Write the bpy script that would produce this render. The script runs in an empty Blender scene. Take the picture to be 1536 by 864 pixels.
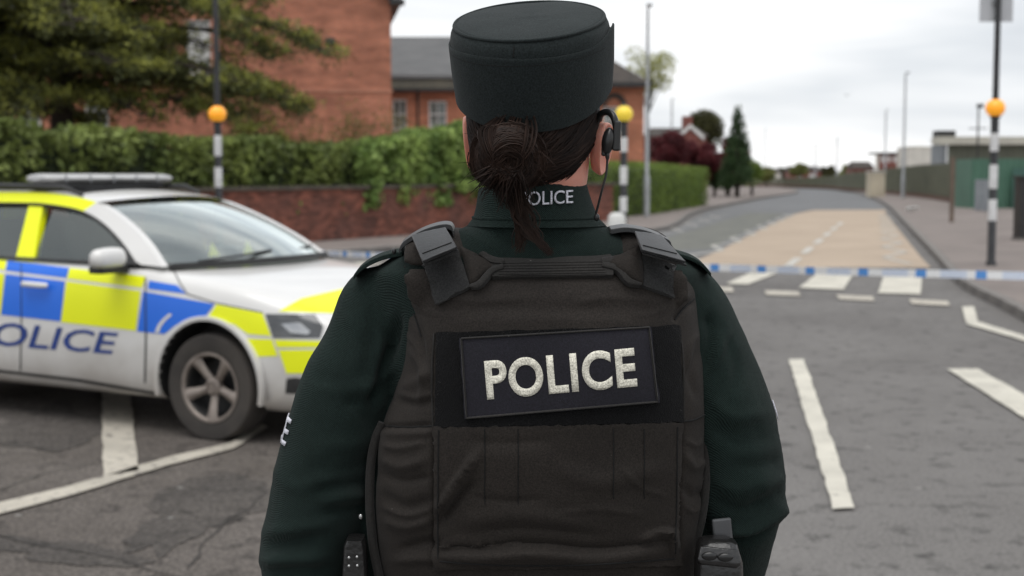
import bpy, bmesh, math, random
import numpy as np
from mathutils import Vector, Matrix, noise as mnoise
from mathutils.bvhtree import BVHTree

random.seed(7); RNG = np.random.default_rng(7)
S = bpy.context.scene
C = S.collection

# ------------------------------------------------------------------ camera
CAM_H = 1.6; FPX = 2100.0; PITCH = math.atan(170 / FPX)
cam_d = bpy.data.cameras.new('camera'); cam = bpy.data.objects.new('camera', cam_d); C.objects.link(cam)
cam.location = (0, 0, CAM_H); cam.rotation_euler = (math.pi / 2 - PITCH, 0, 0)
cam_d.sensor_width = 36; cam_d.lens = FPX / 1536 * 36
cam_d.clip_start = 0.05; cam_d.clip_end = 3000
cam_d.dof.use_dof = True; cam_d.dof.focus_distance = 1.62; cam_d.dof.aperture_fstop = 7.2
S.camera = cam

# ------------------------------------------------------------------ overcast sky
SUN_EL, SUN_AZ = 74, 200          # degrees; high soft sun behind the cloud
W = bpy.data.worlds.new('World'); S.world = W; W.use_nodes = True
nt = W.node_tree; nt.nodes.clear()
N = nt.nodes.new; Lk = nt.links.new
wo = N('ShaderNodeOutputWorld'); sky = N('ShaderNodeTexSky'); sky.sky_type = 'NISHITA'; sky.sun_disc = False
sky.sun_elevation = math.radians(SUN_EL); sky.sun_rotation = math.radians(SUN_AZ)
b1 = N('ShaderNodeBackground'); b1.inputs[1].default_value = 0.08; Lk(sky.outputs[0], b1.inputs[0])
tc = N('ShaderNodeTexCoord'); mp = N('ShaderNodeMapping'); mp.inputs['Scale'].default_value = (2.0, 2.0, 12.0)
mp.inputs['Location'].default_value = (0.3, 0.1, 0.45)
nz = N('ShaderNodeTexNoise'); nz.inputs['Scale'].default_value = 1.0; nz.inputs['Detail'].default_value = 4; nz.inputs['Roughness'].default_value = .5
nz.inputs['Distortion'].default_value = .2
rp = N('ShaderNodeValToRGB'); e = rp.color_ramp.elements
e[0].position = .36; e[0].color = (.52, .55, .595, 1); e[1].position = .62; e[1].color = (.96, .96, .96, 1)
m_ = rp.color_ramp.elements.new(.48); m_.color = (.69, .715, .745, 1)
Lk(tc.outputs['Generated'], mp.inputs[0]); Lk(mp.outputs[0], nz.inputs[0]); Lk(nz.outputs[0], rp.inputs[0])
b2 = N('ShaderNodeBackground'); b2.inputs[1].default_value = 1.0; Lk(rp.outputs[0], b2.inputs[0])
mx = N('ShaderNodeMixShader'); mx.inputs[0].default_value = .93
Lk(b1.outputs[0], mx.inputs[1]); Lk(b2.outputs[0], mx.inputs[2]); Lk(mx.outputs[0], wo.inputs[0])

sd = bpy.data.lights.new('sun', 'SUN'); sd.energy = 1.5; sd.angle = math.radians(50); sd.color = (1, .975, .94)
sun = bpy.data.objects.new('sun', sd); C.objects.link(sun)
# light comes from the upper left, a little behind the camera
sun.rotation_euler = Vector((math.sin(math.radians(SUN_AZ)) * math.cos(math.radians(SUN_EL)),
                             math.cos(math.radians(SUN_AZ)) * math.cos(math.radians(SUN_EL)),
                             math.sin(math.radians(SUN_EL)))).to_track_quat('Z', 'Y').to_euler()
vs = S.view_settings; vs.view_transform = 'Standard'; vs.look = 'None'; vs.exposure = 0.32; vs.gamma = 1.0; vs.use_curve_mapping = False

# ------------------------------------------------------------------ layout maths
_c, _s = math.cos(PITCH), math.sin(PITCH)
def ray(u, v):
    a = (u - 768) / FPX; b = (432 - v) / FPX
    return Vector((a, _c + b * _s, -_s + b * _c))
O3 = Vector((0, 0, CAM_H))
def G(u, v, z=0.0):
    d = ray(u, v); return O3 + d * ((z - CAM_H) / d.z)
def At(u, v, Y):
    d = ray(u, v); return O3 + d * (Y / d.y)
def to_px(p):
    x, y, z = p[0], p[1], p[2] - CAM_H
    d = y * _c - z * _s; up = y * _s + z * _c
    return (768 + FPX * x / d, 432 - FPX * up / d)

# ------------------------------------------------------------------ materials
MATS = {}
def srgb(r, g, b):
    f = lambda c: (c / 255 / 12.92) if c / 255 <= .04045 else ((c / 255 + .055) / 1.055) ** 2.4
    return (f(r), f(g), f(b))
def pmat(name, col, col2=None, scale=8.0, rough=.6, metal=0.0, bump=0.0, bscale=None, spec=.5, coat=0.0, island=0.0, detail=5,
         lo=.35, hi=.65, sheen=0.0, transl=0.0, mapscale=None, emit=None):
    m = bpy.data.materials.new(name); m.use_nodes = True; t = m.node_tree; n = t.nodes; l = t.links
    b = n['Principled BSDF']; col = tuple(col)[:3]; col2 = tuple(col2)[:3] if col2 else tuple(c * .8 for c in col)
    b.inputs['Roughness'].default_value = rough; b.inputs['Metallic'].default_value = metal
    b.inputs['Specular IOR Level'].default_value = spec; b.inputs['Coat Weight'].default_value = coat; b.inputs['Coat Roughness'].default_value = .06
    b.inputs['Sheen Weight'].default_value = sheen
    tcn = n.new('ShaderNodeTexCoord'); src = tcn.outputs['Object']
    if mapscale:
        mpn = n.new('ShaderNodeMapping'); mpn.inputs['Scale'].default_value = mapscale; l.new(src, mpn.inputs[0]); src = mpn.outputs[0]
    nzn = n.new('ShaderNodeTexNoise'); nzn.inputs['Scale'].default_value = scale; nzn.inputs['Detail'].default_value = detail; l.new(src, nzn.inputs[0])
    r = n.new('ShaderNodeMapRange'); r.inputs[1].default_value = lo; r.inputs[2].default_value = hi; l.new(nzn.outputs[0], r.inputs[0])
    mixn = n.new('ShaderNodeMix'); mixn.data_type = 'RGBA'; mixn.inputs[6].default_value = (*col, 1); mixn.inputs[7].default_value = (*col2, 1)
    l.new(r.outputs[0], mixn.inputs[0]); out = mixn.outputs[2]
    if island:
        g = n.new('ShaderNodeNewGeometry'); hs = n.new('ShaderNodeHueSaturation'); mr = n.new('ShaderNodeMapRange')
        mr.inputs[3].default_value = 1 - island; mr.inputs[4].default_value = 1 + island
        l.new(g.outputs['Random Per Island'], mr.inputs[0]); l.new(mr.outputs[0], hs.inputs['Value']); l.new(out, hs.inputs['Color']); out = hs.outputs[0]
    l.new(out, b.inputs['Base Color'])
    if bump:
        n2 = n.new('ShaderNodeTexNoise'); n2.inputs['Scale'].default_value = bscale or scale * 4; n2.inputs['Detail'].default_value = 6; l.new(src, n2.inputs[0])
        bp = n.new('ShaderNodeBump'); bp.inputs['Strength'].default_value = bump; bp.inputs['Distance'].default_value = .01
        l.new(n2.outputs[0], bp.inputs['Height']); l.new(bp.outputs[0], b.inputs['Normal'])
    if transl:
        tr = n.new('ShaderNodeBsdfTranslucent'); l.new(out, tr.inputs[0]); ms = n.new('ShaderNodeMixShader'); ms.inputs[0].default_value = transl
        l.new(b.outputs[0], ms.inputs[1]); l.new(tr.outputs[0], ms.inputs[2]); l.new(ms.outputs[0], n['Material Output'].inputs[0])
    if emit:
        b.inputs['Emission Color'].default_value = (*emit[0], 1); b.inputs['Emission Strength'].default_value = emit[1]
    MATS[name] = m
    return m
def nodes_of(m): return m.node_tree.nodes, m.node_tree.links, m.node_tree.nodes['Principled BSDF']

# ------------------------------------------------------------------ mesh helpers
class MB:
    def __init__(s): s.v = []; s.f = []; s.m = []
    def add(s, vs, fs, mi=0):
        o = len(s.v); s.v += [tuple(p) for p in vs]; s.f += [tuple(i + o for i in f) for f in fs]; s.m += [mi] * len(fs); return s
    def box(s, c, d, R=None, mi=0):
        c = Vector(c); hx, hy, hz = d[0] / 2, d[1] / 2, d[2] / 2
        vs = [Vector((x, y, z)) for x in (-hx, hx) for y in (-hy, hy) for z in (-hz, hz)]
        if R is not None: vs = [R @ p for p in vs]
        return s.add([p + c for p in vs], [(0, 1, 3, 2), (4, 6, 7, 5), (0, 4, 5, 1), (2, 3, 7, 6), (0, 2, 6, 4), (1, 5, 7, 3)], mi)
    def loft(s, rings, cap=True, closed=True, mi=0):
        n = len(rings[0]); vs = [p for r in rings for p in r]; fs = []
        k = n if closed else n - 1
        for i in range(len(rings) - 1):
            for j in range(k):
                a = i * n + j; b = i * n + (j + 1) % n; fs.append((a, b, b + n, a + n))
        if cap and closed:
            fs.append(tuple(range(n - 1, -1, -1))); o = (len(rings) - 1) * n; fs.append(tuple(range(o, o + n)))
        return s.add(vs, fs, mi)
    def tube(s, path, rad, n=8, cap=True, mi=0, flat=1.0):
        P = [Vector(p) for p in path]; rings = []; up = Vector((0, 0, 1)); prev = None
        for i, p in enumerate(P):
            t = (P[min(i + 1, len(P) - 1)] - P[max(i - 1, 0)]); t = t.normalized() if t.length > 1e-9 else Vector((0, 0, 1))
            if prev is None:
                a = up if abs(t.dot(up)) < .95 else Vector((1, 0, 0)); x = t.cross(a).normalized()
            else:
                x = prev - t * prev.dot(t); x = x.normalized() if x.length > 1e-6 else t.orthogonal().normalized()
            prev = x; y = t.cross(x).normalized(); r = rad[i] if hasattr(rad, '__len__') else rad
            rings.append([p + (x * math.cos(a) + y * math.sin(a) * flat) * r for a in [2 * math.pi * k / n for k in range(n)]])
        return s.loft(rings, cap, True, mi)
    def lathe(s, prof, n=24, c=(0, 0, 0), R=None, mi=0, cap=True):
        c = Vector(c); rings = []
        for r, z in prof:
            ring = [Vector((r * math.cos(2 * math.pi * k / n), r * math.sin(2 * math.pi * k / n), z)) for k in range(n)]
            if R is not None: ring = [R @ p for p in ring]
            rings.append([p + c for p in ring])
        return s.loft(rings, cap, True, mi)
    def ell(s, c, r, R=None, nu=16, nv=10, mi=0):
        c = Vector(c); rings = []
        for i in range(1, nv):
            th = math.pi * i / nv
            ring = [Vector((r[0] * math.sin(th) * math.cos(2 * math.pi * k / nu), r[1] * math.sin(th) * math.sin(2 * math.pi * k / nu), -r[2] * math.cos(th))) for k in range(nu)]
            if R is not None: ring = [R @ p for p in ring]
            rings.append([p + c for p in ring])
        o = len(s.v); s.loft(rings, False, True, mi)
        a = Vector((0, 0, -r[2])); b = Vector((0, 0, r[2]))
        if R is not None: a = R @ a; b = R @ b
        ia = len(s.v); s.v += [tuple(a + c), tuple(b + c)]
        last = o + (nv - 2) * nu
        for k in range(nu):
            s.f.append((ia, o + (k + 1) % nu, o + k)); s.f.append((ia + 1, last + k, last + (k + 1) % nu)); s.m += [mi, mi]
        return s
    def mesh(s, name):
        me = bpy.data.meshes.new(name); me.from_pydata(s.v, [], s.f); me.polygons.foreach_set('material_index', s.m); me.update(); return me
    def build(s, name, mat, parent=None, smooth=None, bevel=0):
        me = s.mesh(name); return link(name, me, mat, parent, smooth, bevel)
def link(name, me, mat, parent=None, smooth=None, bevel=0):
    for m in (mat if isinstance(mat, (list, tuple)) else [mat]): me.materials.append(m)
    o = bpy.data.objects.new(name, me); C.objects.link(o)
    if smooth is not None:
        me.polygons.foreach_set('use_smooth', [True] * len(me.polygons))
        if smooth < 179: me.set_sharp_from_angle(angle=math.radians(smooth))
    if bevel:
        b = o.modifiers.new('bevel', 'BEVEL'); b.width = bevel; b.segments = 2; b.limit_method = 'ANGLE'
    if parent: o.parent = parent
    return o
def tag(o, label=None, cat=None, group=None, kind=None):
    if label: o['label'] = label
    if cat: o['category'] = cat
    if group: o['group'] = group
    if kind: o['kind'] = kind
    return o
def empty(name, loc=(0, 0, 0), rz=0, **k):
    o = bpy.data.objects.new(name, None); C.objects.link(o); o.location = loc; o.rotation_euler = (0, 0, rz); o.empty_display_size = .2
    return tag(o, **k)
def realise(o):                                   # bake modifiers into the mesh
    dg = bpy.context.evaluated_depsgraph_get(); me = bpy.data.meshes.new_from_object(o.evaluated_get(dg))
    old = o.data; o.modifiers.clear(); o.data = me; bpy.data.meshes.remove(old); return o
def bvh_of(o):
    me = o.data; M = o.matrix_world
    return BVHTree.FromPolygons([M @ v.co for v in me.vertices], [tuple(p.vertices) for p in me.polygons])
def np_mesh(name, V, nper, mat, parent=None, smooth=False):
    """V: (nfaces*nper,3) array of unshared verts, faces of nper corners"""
    me = bpy.data.meshes.new(name); nv = len(V); nf = nv // nper
    me.vertices.add(nv); me.vertices.foreach_set('co', np.ascontiguousarray(V, np.float32).ravel())
    me.loops.add(nv); me.loops.foreach_set('vertex_index', np.arange(nv, dtype=np.int32))
    me.polygons.add(nf); me.polygons.foreach_set('loop_start', np.arange(0, nv, nper, dtype=np.int32))
    try: me.polygons.foreach_set('loop_total', np.full(nf, nper, np.int32))
    except Exception: pass
    me.update(calc_edges=True); me.validate()
    return link(name, me, mat, parent)
def leaf_verts(P, size, flat=.0, aspect=.5, droop=0.0):
    """diamond leaves folded on nothing, random direction, at points P (n,3)"""
    n = len(P); a = RNG.normal(size=(n, 3)); a[:, 2] = a[:, 2] * (1 - flat) - droop; a /= np.linalg.norm(a, axis=1)[:, None] + 1e-9
    b = RNG.normal(size=(n, 3)); b[:, 2] *= (1 - flat); b -= a * (a * b).sum(1)[:, None]; b /= np.linalg.norm(b, axis=1)[:, None] + 1e-9
    s = size * RNG.uniform(.6, 1.3, n)[:, None]
    V = np.stack([P - a * s * .5, P + b * s * aspect * .5, P + a * s * .5, P - b * s * aspect * .5], 1)
    return V.reshape(-1, 3)
def crom(pts, n):
    P = [np.array(p, float) for p in pts]; P = [2 * P[0] - P[1]] + P + [2 * P[-1] - P[-2]]; out = []
    for i in range(1, len(P) - 2):
        for k in range(n):
            t = k / n; a, b, c, d = P[i - 1:i + 3]
            out.append(.5 * ((2 * b) + (-a + c) * t + (2 * a - 5 * b + 4 * c - d) * t * t + (-a + 3 * b - 3 * c + d) * t ** 3))
    out.append(P[-2]); return out
def text_mesh(s, bold=0.0, shear=0.0, spacing=1.0, res=3):
    """text as 2-D triangles normalised to the unit box"""
    cu = bpy.data.curves.new('t', 'FONT'); cu.body = s; cu.offset = bold; cu.shear = shear; cu.space_character = spacing; cu.resolution_u = res
    o = bpy.data.objects.new('t', cu); C.objects.link(o)
    me = bpy.data.meshes.new_from_object(o.evaluated_get(bpy.context.evaluated_depsgraph_get()))
    bpy.data.objects.remove(o); bpy.data.curves.remove(cu)
    bm = bmesh.new(); bm.from_mesh(me); bpy.data.meshes.remove(me)
    bmesh.ops.remove_doubles(bm, verts=bm.verts, dist=1e-5)
    bmesh.ops.triangulate(bm, faces=bm.faces)
    xs = [v.co.x for v in bm.verts]; ys = [v.co.y for v in bm.verts]
    x0, x1, y0, y1 = min(xs), max(xs), min(ys), max(ys)
    for v in bm.verts: v.co = ((v.co.x - x0) / (x1 - x0), (v.co.y - y0) / (y1 - y0), 0)
    return bm
# ================================================================== GROUND AND ROAD
def asphalt(name, c1, c2, c3, speck=.5):
    m = pmat(name, c1, c2, scale=1.1, rough=.9, bump=.35, bscale=60, spec=.3, detail=8, lo=.3, hi=.7)
    n, l, b = nodes_of(m); tcn = [x for x in n if x.type == 'TEX_COORD'][0]
    base = b.inputs['Base Color'].links[0].from_socket
    big = n.new('ShaderNodeTexNoise'); big.inputs['Scale'].default_value = .28; big.inputs['Detail'].default_value = 5; l.new(tcn.outputs['Object'], big.inputs[0])
    r1 = n.new('ShaderNodeMapRange'); r1.inputs[1].default_value = .48; r1.inputs[2].default_value = .66; r1.inputs[4].default_value = .75; l.new(big.outputs[0], r1.inputs[0])
    mix1 = n.new('ShaderNodeMix'); mix1.data_type = 'RGBA'; l.new(r1.outputs[0], mix1.inputs[0]); l.new(base, mix1.inputs[6]); mix1.inputs[7].default_value = (*c3, 1)
    # aggregate speckle
    vo = n.new('ShaderNodeTexNoise'); vo.inputs['Scale'].default_value = 55; vo.inputs['Detail'].default_value = 3; l.new(tcn.outputs['Object'], vo.inputs[0])
    r2 = n.new('ShaderNodeMapRange'); r2.inputs[1].default_value = .35; r2.inputs[2].default_value = .65; r2.inputs[3].default_value = 1 - .45 * speck; r2.inputs[4].default_value = 1 + .45 * speck; l.new(vo.outputs[0], r2.inputs[0])
    # dark stains a hand across
    st = n.new('ShaderNodeTexNoise'); st.inputs['Scale'].default_value = 6.5; st.inputs['Detail'].default_value = 6; st.inputs['Roughness'].default_value = .65; l.new(tcn.outputs['Object'], st.inputs[0])
    r3 = n.new('ShaderNodeMapRange'); r3.inputs[1].default_value = .54; r3.inputs[2].default_value = .66; r3.inputs[3].default_value = 1.03; r3.inputs[4].default_value = .5; l.new(st.outputs[0], r3.inputs[0])
    mul = n.new('ShaderNodeMath'); mul.operation = 'MULTIPLY'; l.new(r2.outputs[0], mul.inputs[0]); l.new(r3.outputs[0], mul.inputs[1])
    hs = n.new('ShaderNodeHueSaturation'); l.new(mix1.outputs[2], hs.inputs['Color']); l.new(mul.outputs[0], hs.inputs['Value'])
    # pale gum spots and chippings
    vr = n.new('ShaderNodeTexVoronoi'); vr.inputs['Scale'].default_value = 3.2; l.new(tcn.outputs['Object'], vr.inputs['Vector'])
    r4 = n.new('ShaderNodeMapRange'); r4.inputs[1].default_value = .045; r4.inputs[2].default_value = .07; r4.inputs[3].default_value = .55; r4.inputs[4].default_value = 0; l.new(vr.outputs['Distance'], r4.inputs[0])
    gt = n.new('ShaderNodeMath'); gt.operation = 'GREATER_THAN'; gt.inputs[1].default_value = .55; sep = n.new('ShaderNodeSeparateColor'); l.new(vr.outputs['Color'], sep.inputs[0]); l.new(sep.outputs[0], gt.inputs[0])
    ml = n.new('ShaderNodeMath'); ml.operation = 'MULTIPLY'; l.new(r4.outputs[0], ml.inputs[0]); l.new(gt.outputs[0], ml.inputs[1])
    mix2 = n.new('ShaderNodeMix'); mix2.data_type = 'RGBA'; l.new(ml.outputs[0], mix2.inputs[0]); l.new(hs.outputs[0], mix2.inputs[6]); mix2.inputs[7].default_value = (.34, .33, .31, 1)
    l.new(mix2.outputs[2], b.inputs['Base Color'])
    return m
M_ROAD = asphalt('asphalt', (.162, .154, .147), (.132, .125, .119), (.110, .103, .098))
M_ROAD2 = asphalt('asphalt_side_road', (.115, .101, .091), (.08, .069, .061), (.148, .134, .123), 1.0)
M_PATCH = asphalt('asphalt_repair', (.078, .069, .062), (.055, .049, .045), (.095, .085, .078), 1.0)
M_FARROAD = asphalt('asphalt_left_lane', (.165, .168, .172), (.145, .147, .15), (.13, .13, .133), .5)
M_TAN = pmat('buff_antiskid', (.42, .335, .255), (.36, .285, .215), scale=.6, rough=.95, bump=.4, bscale=70)
M_PAVE = pmat('pavement_tarmac', (.215, .183, .166), (.165, .14, .128), scale=.8, rough=.95, bump=.4, bscale=50)
M_KERB = pmat('kerb_concrete', (.2, .185, .17), (.11, .10, .095), scale=2.2, rough=.9, bump=.3)
M_EARTH = pmat('verge_earth', (.075, .075, .03), (.05, .06, .02), scale=.5, rough=1)
def paint(name, c, wear=.58):
    m = pmat(name, c, tuple(x * .78 for x in c), scale=2.4, rough=.75, bump=.35, bscale=80)
    n, l, b = nodes_of(m); tcn = [x for x in n if x.type == 'TEX_COORD'][0]; base = b.inputs['Base Color'].links[0].from_socket
    nz_ = n.new('ShaderNodeTexNoise'); nz_.inputs['Scale'].default_value = 14; nz_.inputs['Detail'].default_value = 8; nz_.inputs['Roughness'].default_value = .7; l.new(tcn.outputs['Object'], nz_.inputs[0])
    r = n.new('ShaderNodeMapRange'); r.inputs[1].default_value = wear; r.inputs[2].default_value = wear + .07; r.inputs[4].default_value = .8; l.new(nz_.outputs[0], r.inputs[0])
    mi = n.new('ShaderNodeMix'); mi.data_type = 'RGBA'; l.new(r.outputs[0], mi.inputs[0]); l.new(base, mi.inputs[6]); mi.inputs[7].default_value = (.12, .108, .10, 1); l.new(mi.outputs[2], b.inputs['Base Color'])
    return m
M_PAINT = paint('thermoplastic_paint', (.60, .57, .49), .60)
M_PAINT_WORN = paint('worn_paint', (.50, .46, .39), .55)
M_PAINT_FAR = paint('faded_paint', (.55, .53, .48), .56)

def sheet(name, pts, z, mat, parent=None, kind='structure'):
    mb = MB(); mb.add([(p[0], p[1], z) for p in pts], [tuple(range(len(pts)))])
    o = mb.build(name, mat, parent)
    bm = bmesh.new(); bm.from_mesh(o.data); bmesh.ops.triangulate(bm, faces=bm.faces)
    for f in bm.faces:
        if f.normal.z < 0: f.normal_flip()
    bm.to_mesh(o.data); bm.free()
    if kind and not parent: o['kind'] = kind
    return o
g = sheet('ground', [(-900, -60), (900, -60), (900, 1500), (-900, 1500)], -.05, M_EARTH)
# kerb lines (metres)
KL = [(-30, -22.6), (-13.96, 7.6), (-4.5, 25.2), (-2.16, 29.6), (1.7, 35), (4.5, 40.5), (8.1, 60), (16.6, 93), (25.5, 125), (31, 160), (33, 200), (30, 300)]
KR = [(1.3, -9), (3.6, 5), (5.63, 15.4), (6.42, 20), (8.25, 27.4), (12.1, 43), (18.8, 70.3), (24.6, 96), (31.5, 130), (36.8, 165), (38.8, 200), (36, 300)]
KLs = [tuple(p) for p in crom(KL, 4)]; KRs = [tuple(p) for p in crom(KR, 4)]
road = sheet('road', [(p[0] - .1, p[1]) for p in KLs] + [(p[0] + .1, p[1]) for p in reversed(KRs)], 0, M_ROAD)
def zpatch(name, pts, z, mat): return sheet(name, pts, z, mat, road)
# side-road surface under the car, older and browner
side = zpatch('side_road_surface', [G(-900, 980), (-13.5, 7.8), (-4.6, 24.6), (-3.2, 24.2), G(520, 560), G(470, 720), G(440, 900), G(420, 1100)], .004, M_ROAD2)
farlane = zpatch('left_lane_surface', [(-2.0, 29.3), (1.9, 34.9), (4.7, 40.4), (8.3, 59.8), (16.8, 92.8), (25.7, 124.8), (31, 159), (36, 163), (31.2, 130), (24.4, 96), (18.5, 70), (17.2, 64), (13.4, 63.5), (4.0, 27.5), (-1.5, 27.5)], .004, M_FARROAD)
tan = zpatch('buff_antiskid_surface', [(2.9, 24.1), (4.4, 29.6), (8.2, 44.6), (11.8, 58.0), (13.6, 63.2), (17.0, 63.8), (15.4, 57.8), (11.8, 43), (8.0, 27.4), (7.2, 24.0)], .008, M_TAN)
# repairs, cracks and the dark scuffed ring on the side road
def blob(name, u0, v0, ru, rv, mat, z, rot=0, n=40, rough=.16, seed=0):
    pts = []
    for k in range(n):
        a = 2 * math.pi * k / n; r = 1 + rough * mnoise.noise((math.cos(a) * 2.2 + seed, math.sin(a) * 2.2, seed)) * 2 + rough * .6 * mnoise.noise((math.cos(a) * 7 + seed, math.sin(a) * 7, seed))
        x, y = ru * r * math.cos(a), rv * r * math.sin(a)
        pts.append(G(u0 + x * math.cos(rot) - y * math.sin(rot), v0 + x * math.sin(rot) + y * math.cos(rot)))
    return zpatch(name, pts, z, mat)
blob('tarmac_repair', 318, 752, 92, 38, M_PATCH, .008, rot=-.12, seed=3)
blob('tarmac_repair', 250, 800, 62, 26, M_PATCH, .0085, rot=-.35, seed=5, rough=.3)
blob('tarmac_repair', 70, 640, 85, 34, M_PATCH, .008, seed=8, rough=.3)
blob('tarmac_repair', 95, 830, 120, 16, M_PATCH, .008, rot=.12, seed=11, rough=.3)
M_CRACK = pmat('crack_tar', (.06, .053, .048), (.04, .036, .033), rough=1)
def crack(px, w=.018):
    P = [G(*p) for p in px]; Q = [np.array(q) for q in crom([(p.x, p.y) for p in P], 8)]; mb = MB(); L = []; R = []
    for i, q in enumerate(Q):
        t = Q[min(i + 1, len(Q) - 1)] - Q[max(i - 1, 0)]; t /= np.linalg.norm(t); nn = np.array([-t[1], t[0]])
        j = mnoise.noise((q[0] * 5, q[1] * 5, 0)) * .03; ww = w * (.6 + .8 * abs(mnoise.noise((q[0] * 9, q[1] * 9, 3))))
        L.append((*(q + nn * (j + ww)), .0125)); R.append((*(q + nn * (j - ww)), .0125))
    mb.loft([R, L], False, False); o = mb.build('crack', M_CRACK, road); return o
for c in ([(-40, 800), (90, 826), (160, 838), (230, 858), (300, 880)], [(285, 855), (320, 800), (372, 765), (400, 740)], [(-20, 745), (60, 715), (130, 700), (180, 690)],
          ):
    crack(c, .006 if c[0][0] < 1000 else .004)
# painted markings, each its own part of the road
def mark(name, px, mat=M_PAINT, z=.016, jag=.006):
    P = [G(*p) for p in px]; pts = []
    for i, p in enumerate(P):
        q = P[(i + 1) % len(P)]; n = max(2, int((q - p).length / .12)); n = min(n, 40)
        for k in range(n):
            t = k / n; r = p.lerp(q, t); pts.append((r.x + random.uniform(-jag, jag), r.y + random.uniform(-jag, jag)))
    return zpatch(name, pts, z, mat)
mark('lane_dash', [(1183, 541), (1206, 541), (1283, 766), (1250, 768)])
mark('zigzag_stripe', [(1420, 556), (1467, 556), (1640, 652), (1640, 695)])
mark('zigzag_stripe', [(1443, 462), (1461, 461), (1467, 484), (1560, 513), (1560, 520), (1450, 488)])
mark('stop_line', [(-120, 806), (-120, 787), (100, 734), (250, 690), (345, 668), (392, 640), (402, 643), (352, 676), (250, 702), (100, 749)], M_PAINT_WORN)
mark('lane_dash', [(152, 560), (193, 560), (207, 710), (180, 714), (155, 718)], M_PAINT_WORN)
mark('zebra_stripe', [(1124, 411), (1166, 411), (1122, 428), (1089, 427)], M_PAINT)
mark('zebra_stripe', [(1224, 413), (1279, 414), (1265, 436), (1198, 433)], M_PAINT)
mark('zebra_stripe', [(1325, 416), (1383, 418), (1381, 443), (1317, 441)], M_PAINT)
mark('zebra_stripe', [(1024, 408), (1062, 409), (1005, 421), (970, 420)], M_PAINT)
for k in range(5): mark('zebra_stripe', [(924 - 95 * k, 405 - 2.6 * k), (962 - 95 * k, 406 - 2.6 * k), (893 - 95 * k, 416 - 3.4 * k), (858 - 95 * k, 415 - 3.4 * k)], M_PAINT)
for a, b, y0, y1 in ((1147, 1198, 437, 439), (1255, 1309, 443.5, 446), (1364, 1422, 450, 453.5), (1060, 1098, 431, 432.5), (960, 1000, 425, 426.5)):
    mark('give_way_dash', [(a, y0), (b, y1), (b + 3, y1 + 7), (a + 3, y0 + 7)], M_PAINT_WORN)
for k in range(6):
    t0 = k * .155; t1 = t0 + .095
    a = Vector((4.80, 24.3)).lerp(Vector((11.9, 50)), t0); b = Vector((4.80, 24.3)).lerp(Vector((11.9, 50)), t1)
    zpatch('centre_dash', [(a.x - .08, a.y), (a.x + .08, a.y), (b.x + .08, b.y), (b.x - .08, b.y)], .016, M_PAINT_FAR)
def zigzag(p0, p1, n, amp, w, mat=M_PAINT_FAR):
    p0 = Vector(p0); p1 = Vector(p1); d = (p1 - p0) / n; nn = Vector((-d.y, d.x)).normalized()
    for k in range(n):
        a = p0 + d * k + nn * amp * (1 if k % 2 else -1); b = p0 + d * (k + .92) + nn * amp * (-1 if k % 2 else 1)
        t = (b - a).normalized(); q = Vector((-t.y, t.x)) * w
        zpatch('zigzag_mark', [a + q, a - q, b - q, b + q], .0165, mat)
zigzag((3.2, 25.6), (11.4, 57), 16, .22, .06); zigzag((6.9, 25), (15.0, 56.5), 16, .22, .055); zigzag((2.6, 31.5), (8.4, 56), 12, .3, .05)
# worn grey hatching beside the buff surface
M_HATCH = pmat('hatched_surface', (.155, .155, .135), (.11, .112, .10), scale=1.4, rough=.95)
zpatch('hatched_strip', [(2.3, 29.2), (4.2, 30), (11.4, 58.3), (9.9, 58.6), (5.6, 42)], .0065, M_HATCH)
# raised pavements with kerbs
def slab(name, kerb, outer, side_):
    pts = [(x + side_ * .13, y) for x, y in kerb] + outer
    o = sheet(name, pts, .118, M_PAVE)
    return o
pavL = slab('left_pavement', KLs, [(-30, 300), (-400, 300), (-400, -22)], -1)
pavR = slab('right_pavement', KRs, [(60, 300), (300, 300), (300, -9)], 1)
def kerbs(line, side_, parent):
    # kerb stones 0.9 m long, built one by one as far as they can be told apart, then as one run
    P = [np.array(p) for p in line]; seg = [np.linalg.norm(P[i + 1] - P[i]) for i in range(len(P) - 1)]; tot = sum(seg); cum = np.concatenate([[0], np.cumsum(seg)])
    def pt(s):
        i = min(max(int(np.searchsorted(cum, s) - 1), 0), len(seg) - 1); t = (s - cum[i]) / seg[i]; return P[i] * (1 - t) + P[i + 1] * t
    far = MB(); s = 0; stone_me = None
    while s < tot - .95:
        a = pt(s); b = pt(s + .9); c = (a + b) / 2; d = b - a; ang = math.atan2(d[1], d[0]); vis = 14 < c[1] < 62 and abs(c[0] / max(c[1], .1)) < .42
        if vis:
            if stone_me is None:
                q = MB().box((0, 0, 0), (.892, .13, .2)); bm = bmesh.new(); me = q.mesh('kerb_stone'); bm.from_mesh(me); bmesh.ops.bevel(bm, geom=bm.edges, offset=.012, segments=1, affect='EDGES'); bm.to_mesh(me); bm.free(); me.materials.append(M_KERB); stone_me = me
            o = bpy.data.objects.new('kerb_stone', stone_me); C.objects.link(o); o.location = (c[0] + side_ * .065, c[1], .025 + random.uniform(-.004, .004)); o.rotation_euler = (0, 0, ang + random.uniform(-.006, .006)); o.parent = parent
        else:
            far.box((c[0] + side_ * .065, c[1], .025), (.894, .13, .2), Matrix.Rotation(ang, 3, 'Z'))
        s += .9
    o = far.build('kerb_run', M_KERB, parent); o['kind'] = 'stuff'
kerbs(KLs, -1, pavL); kerbs(KRs, 1, pavR)

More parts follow.
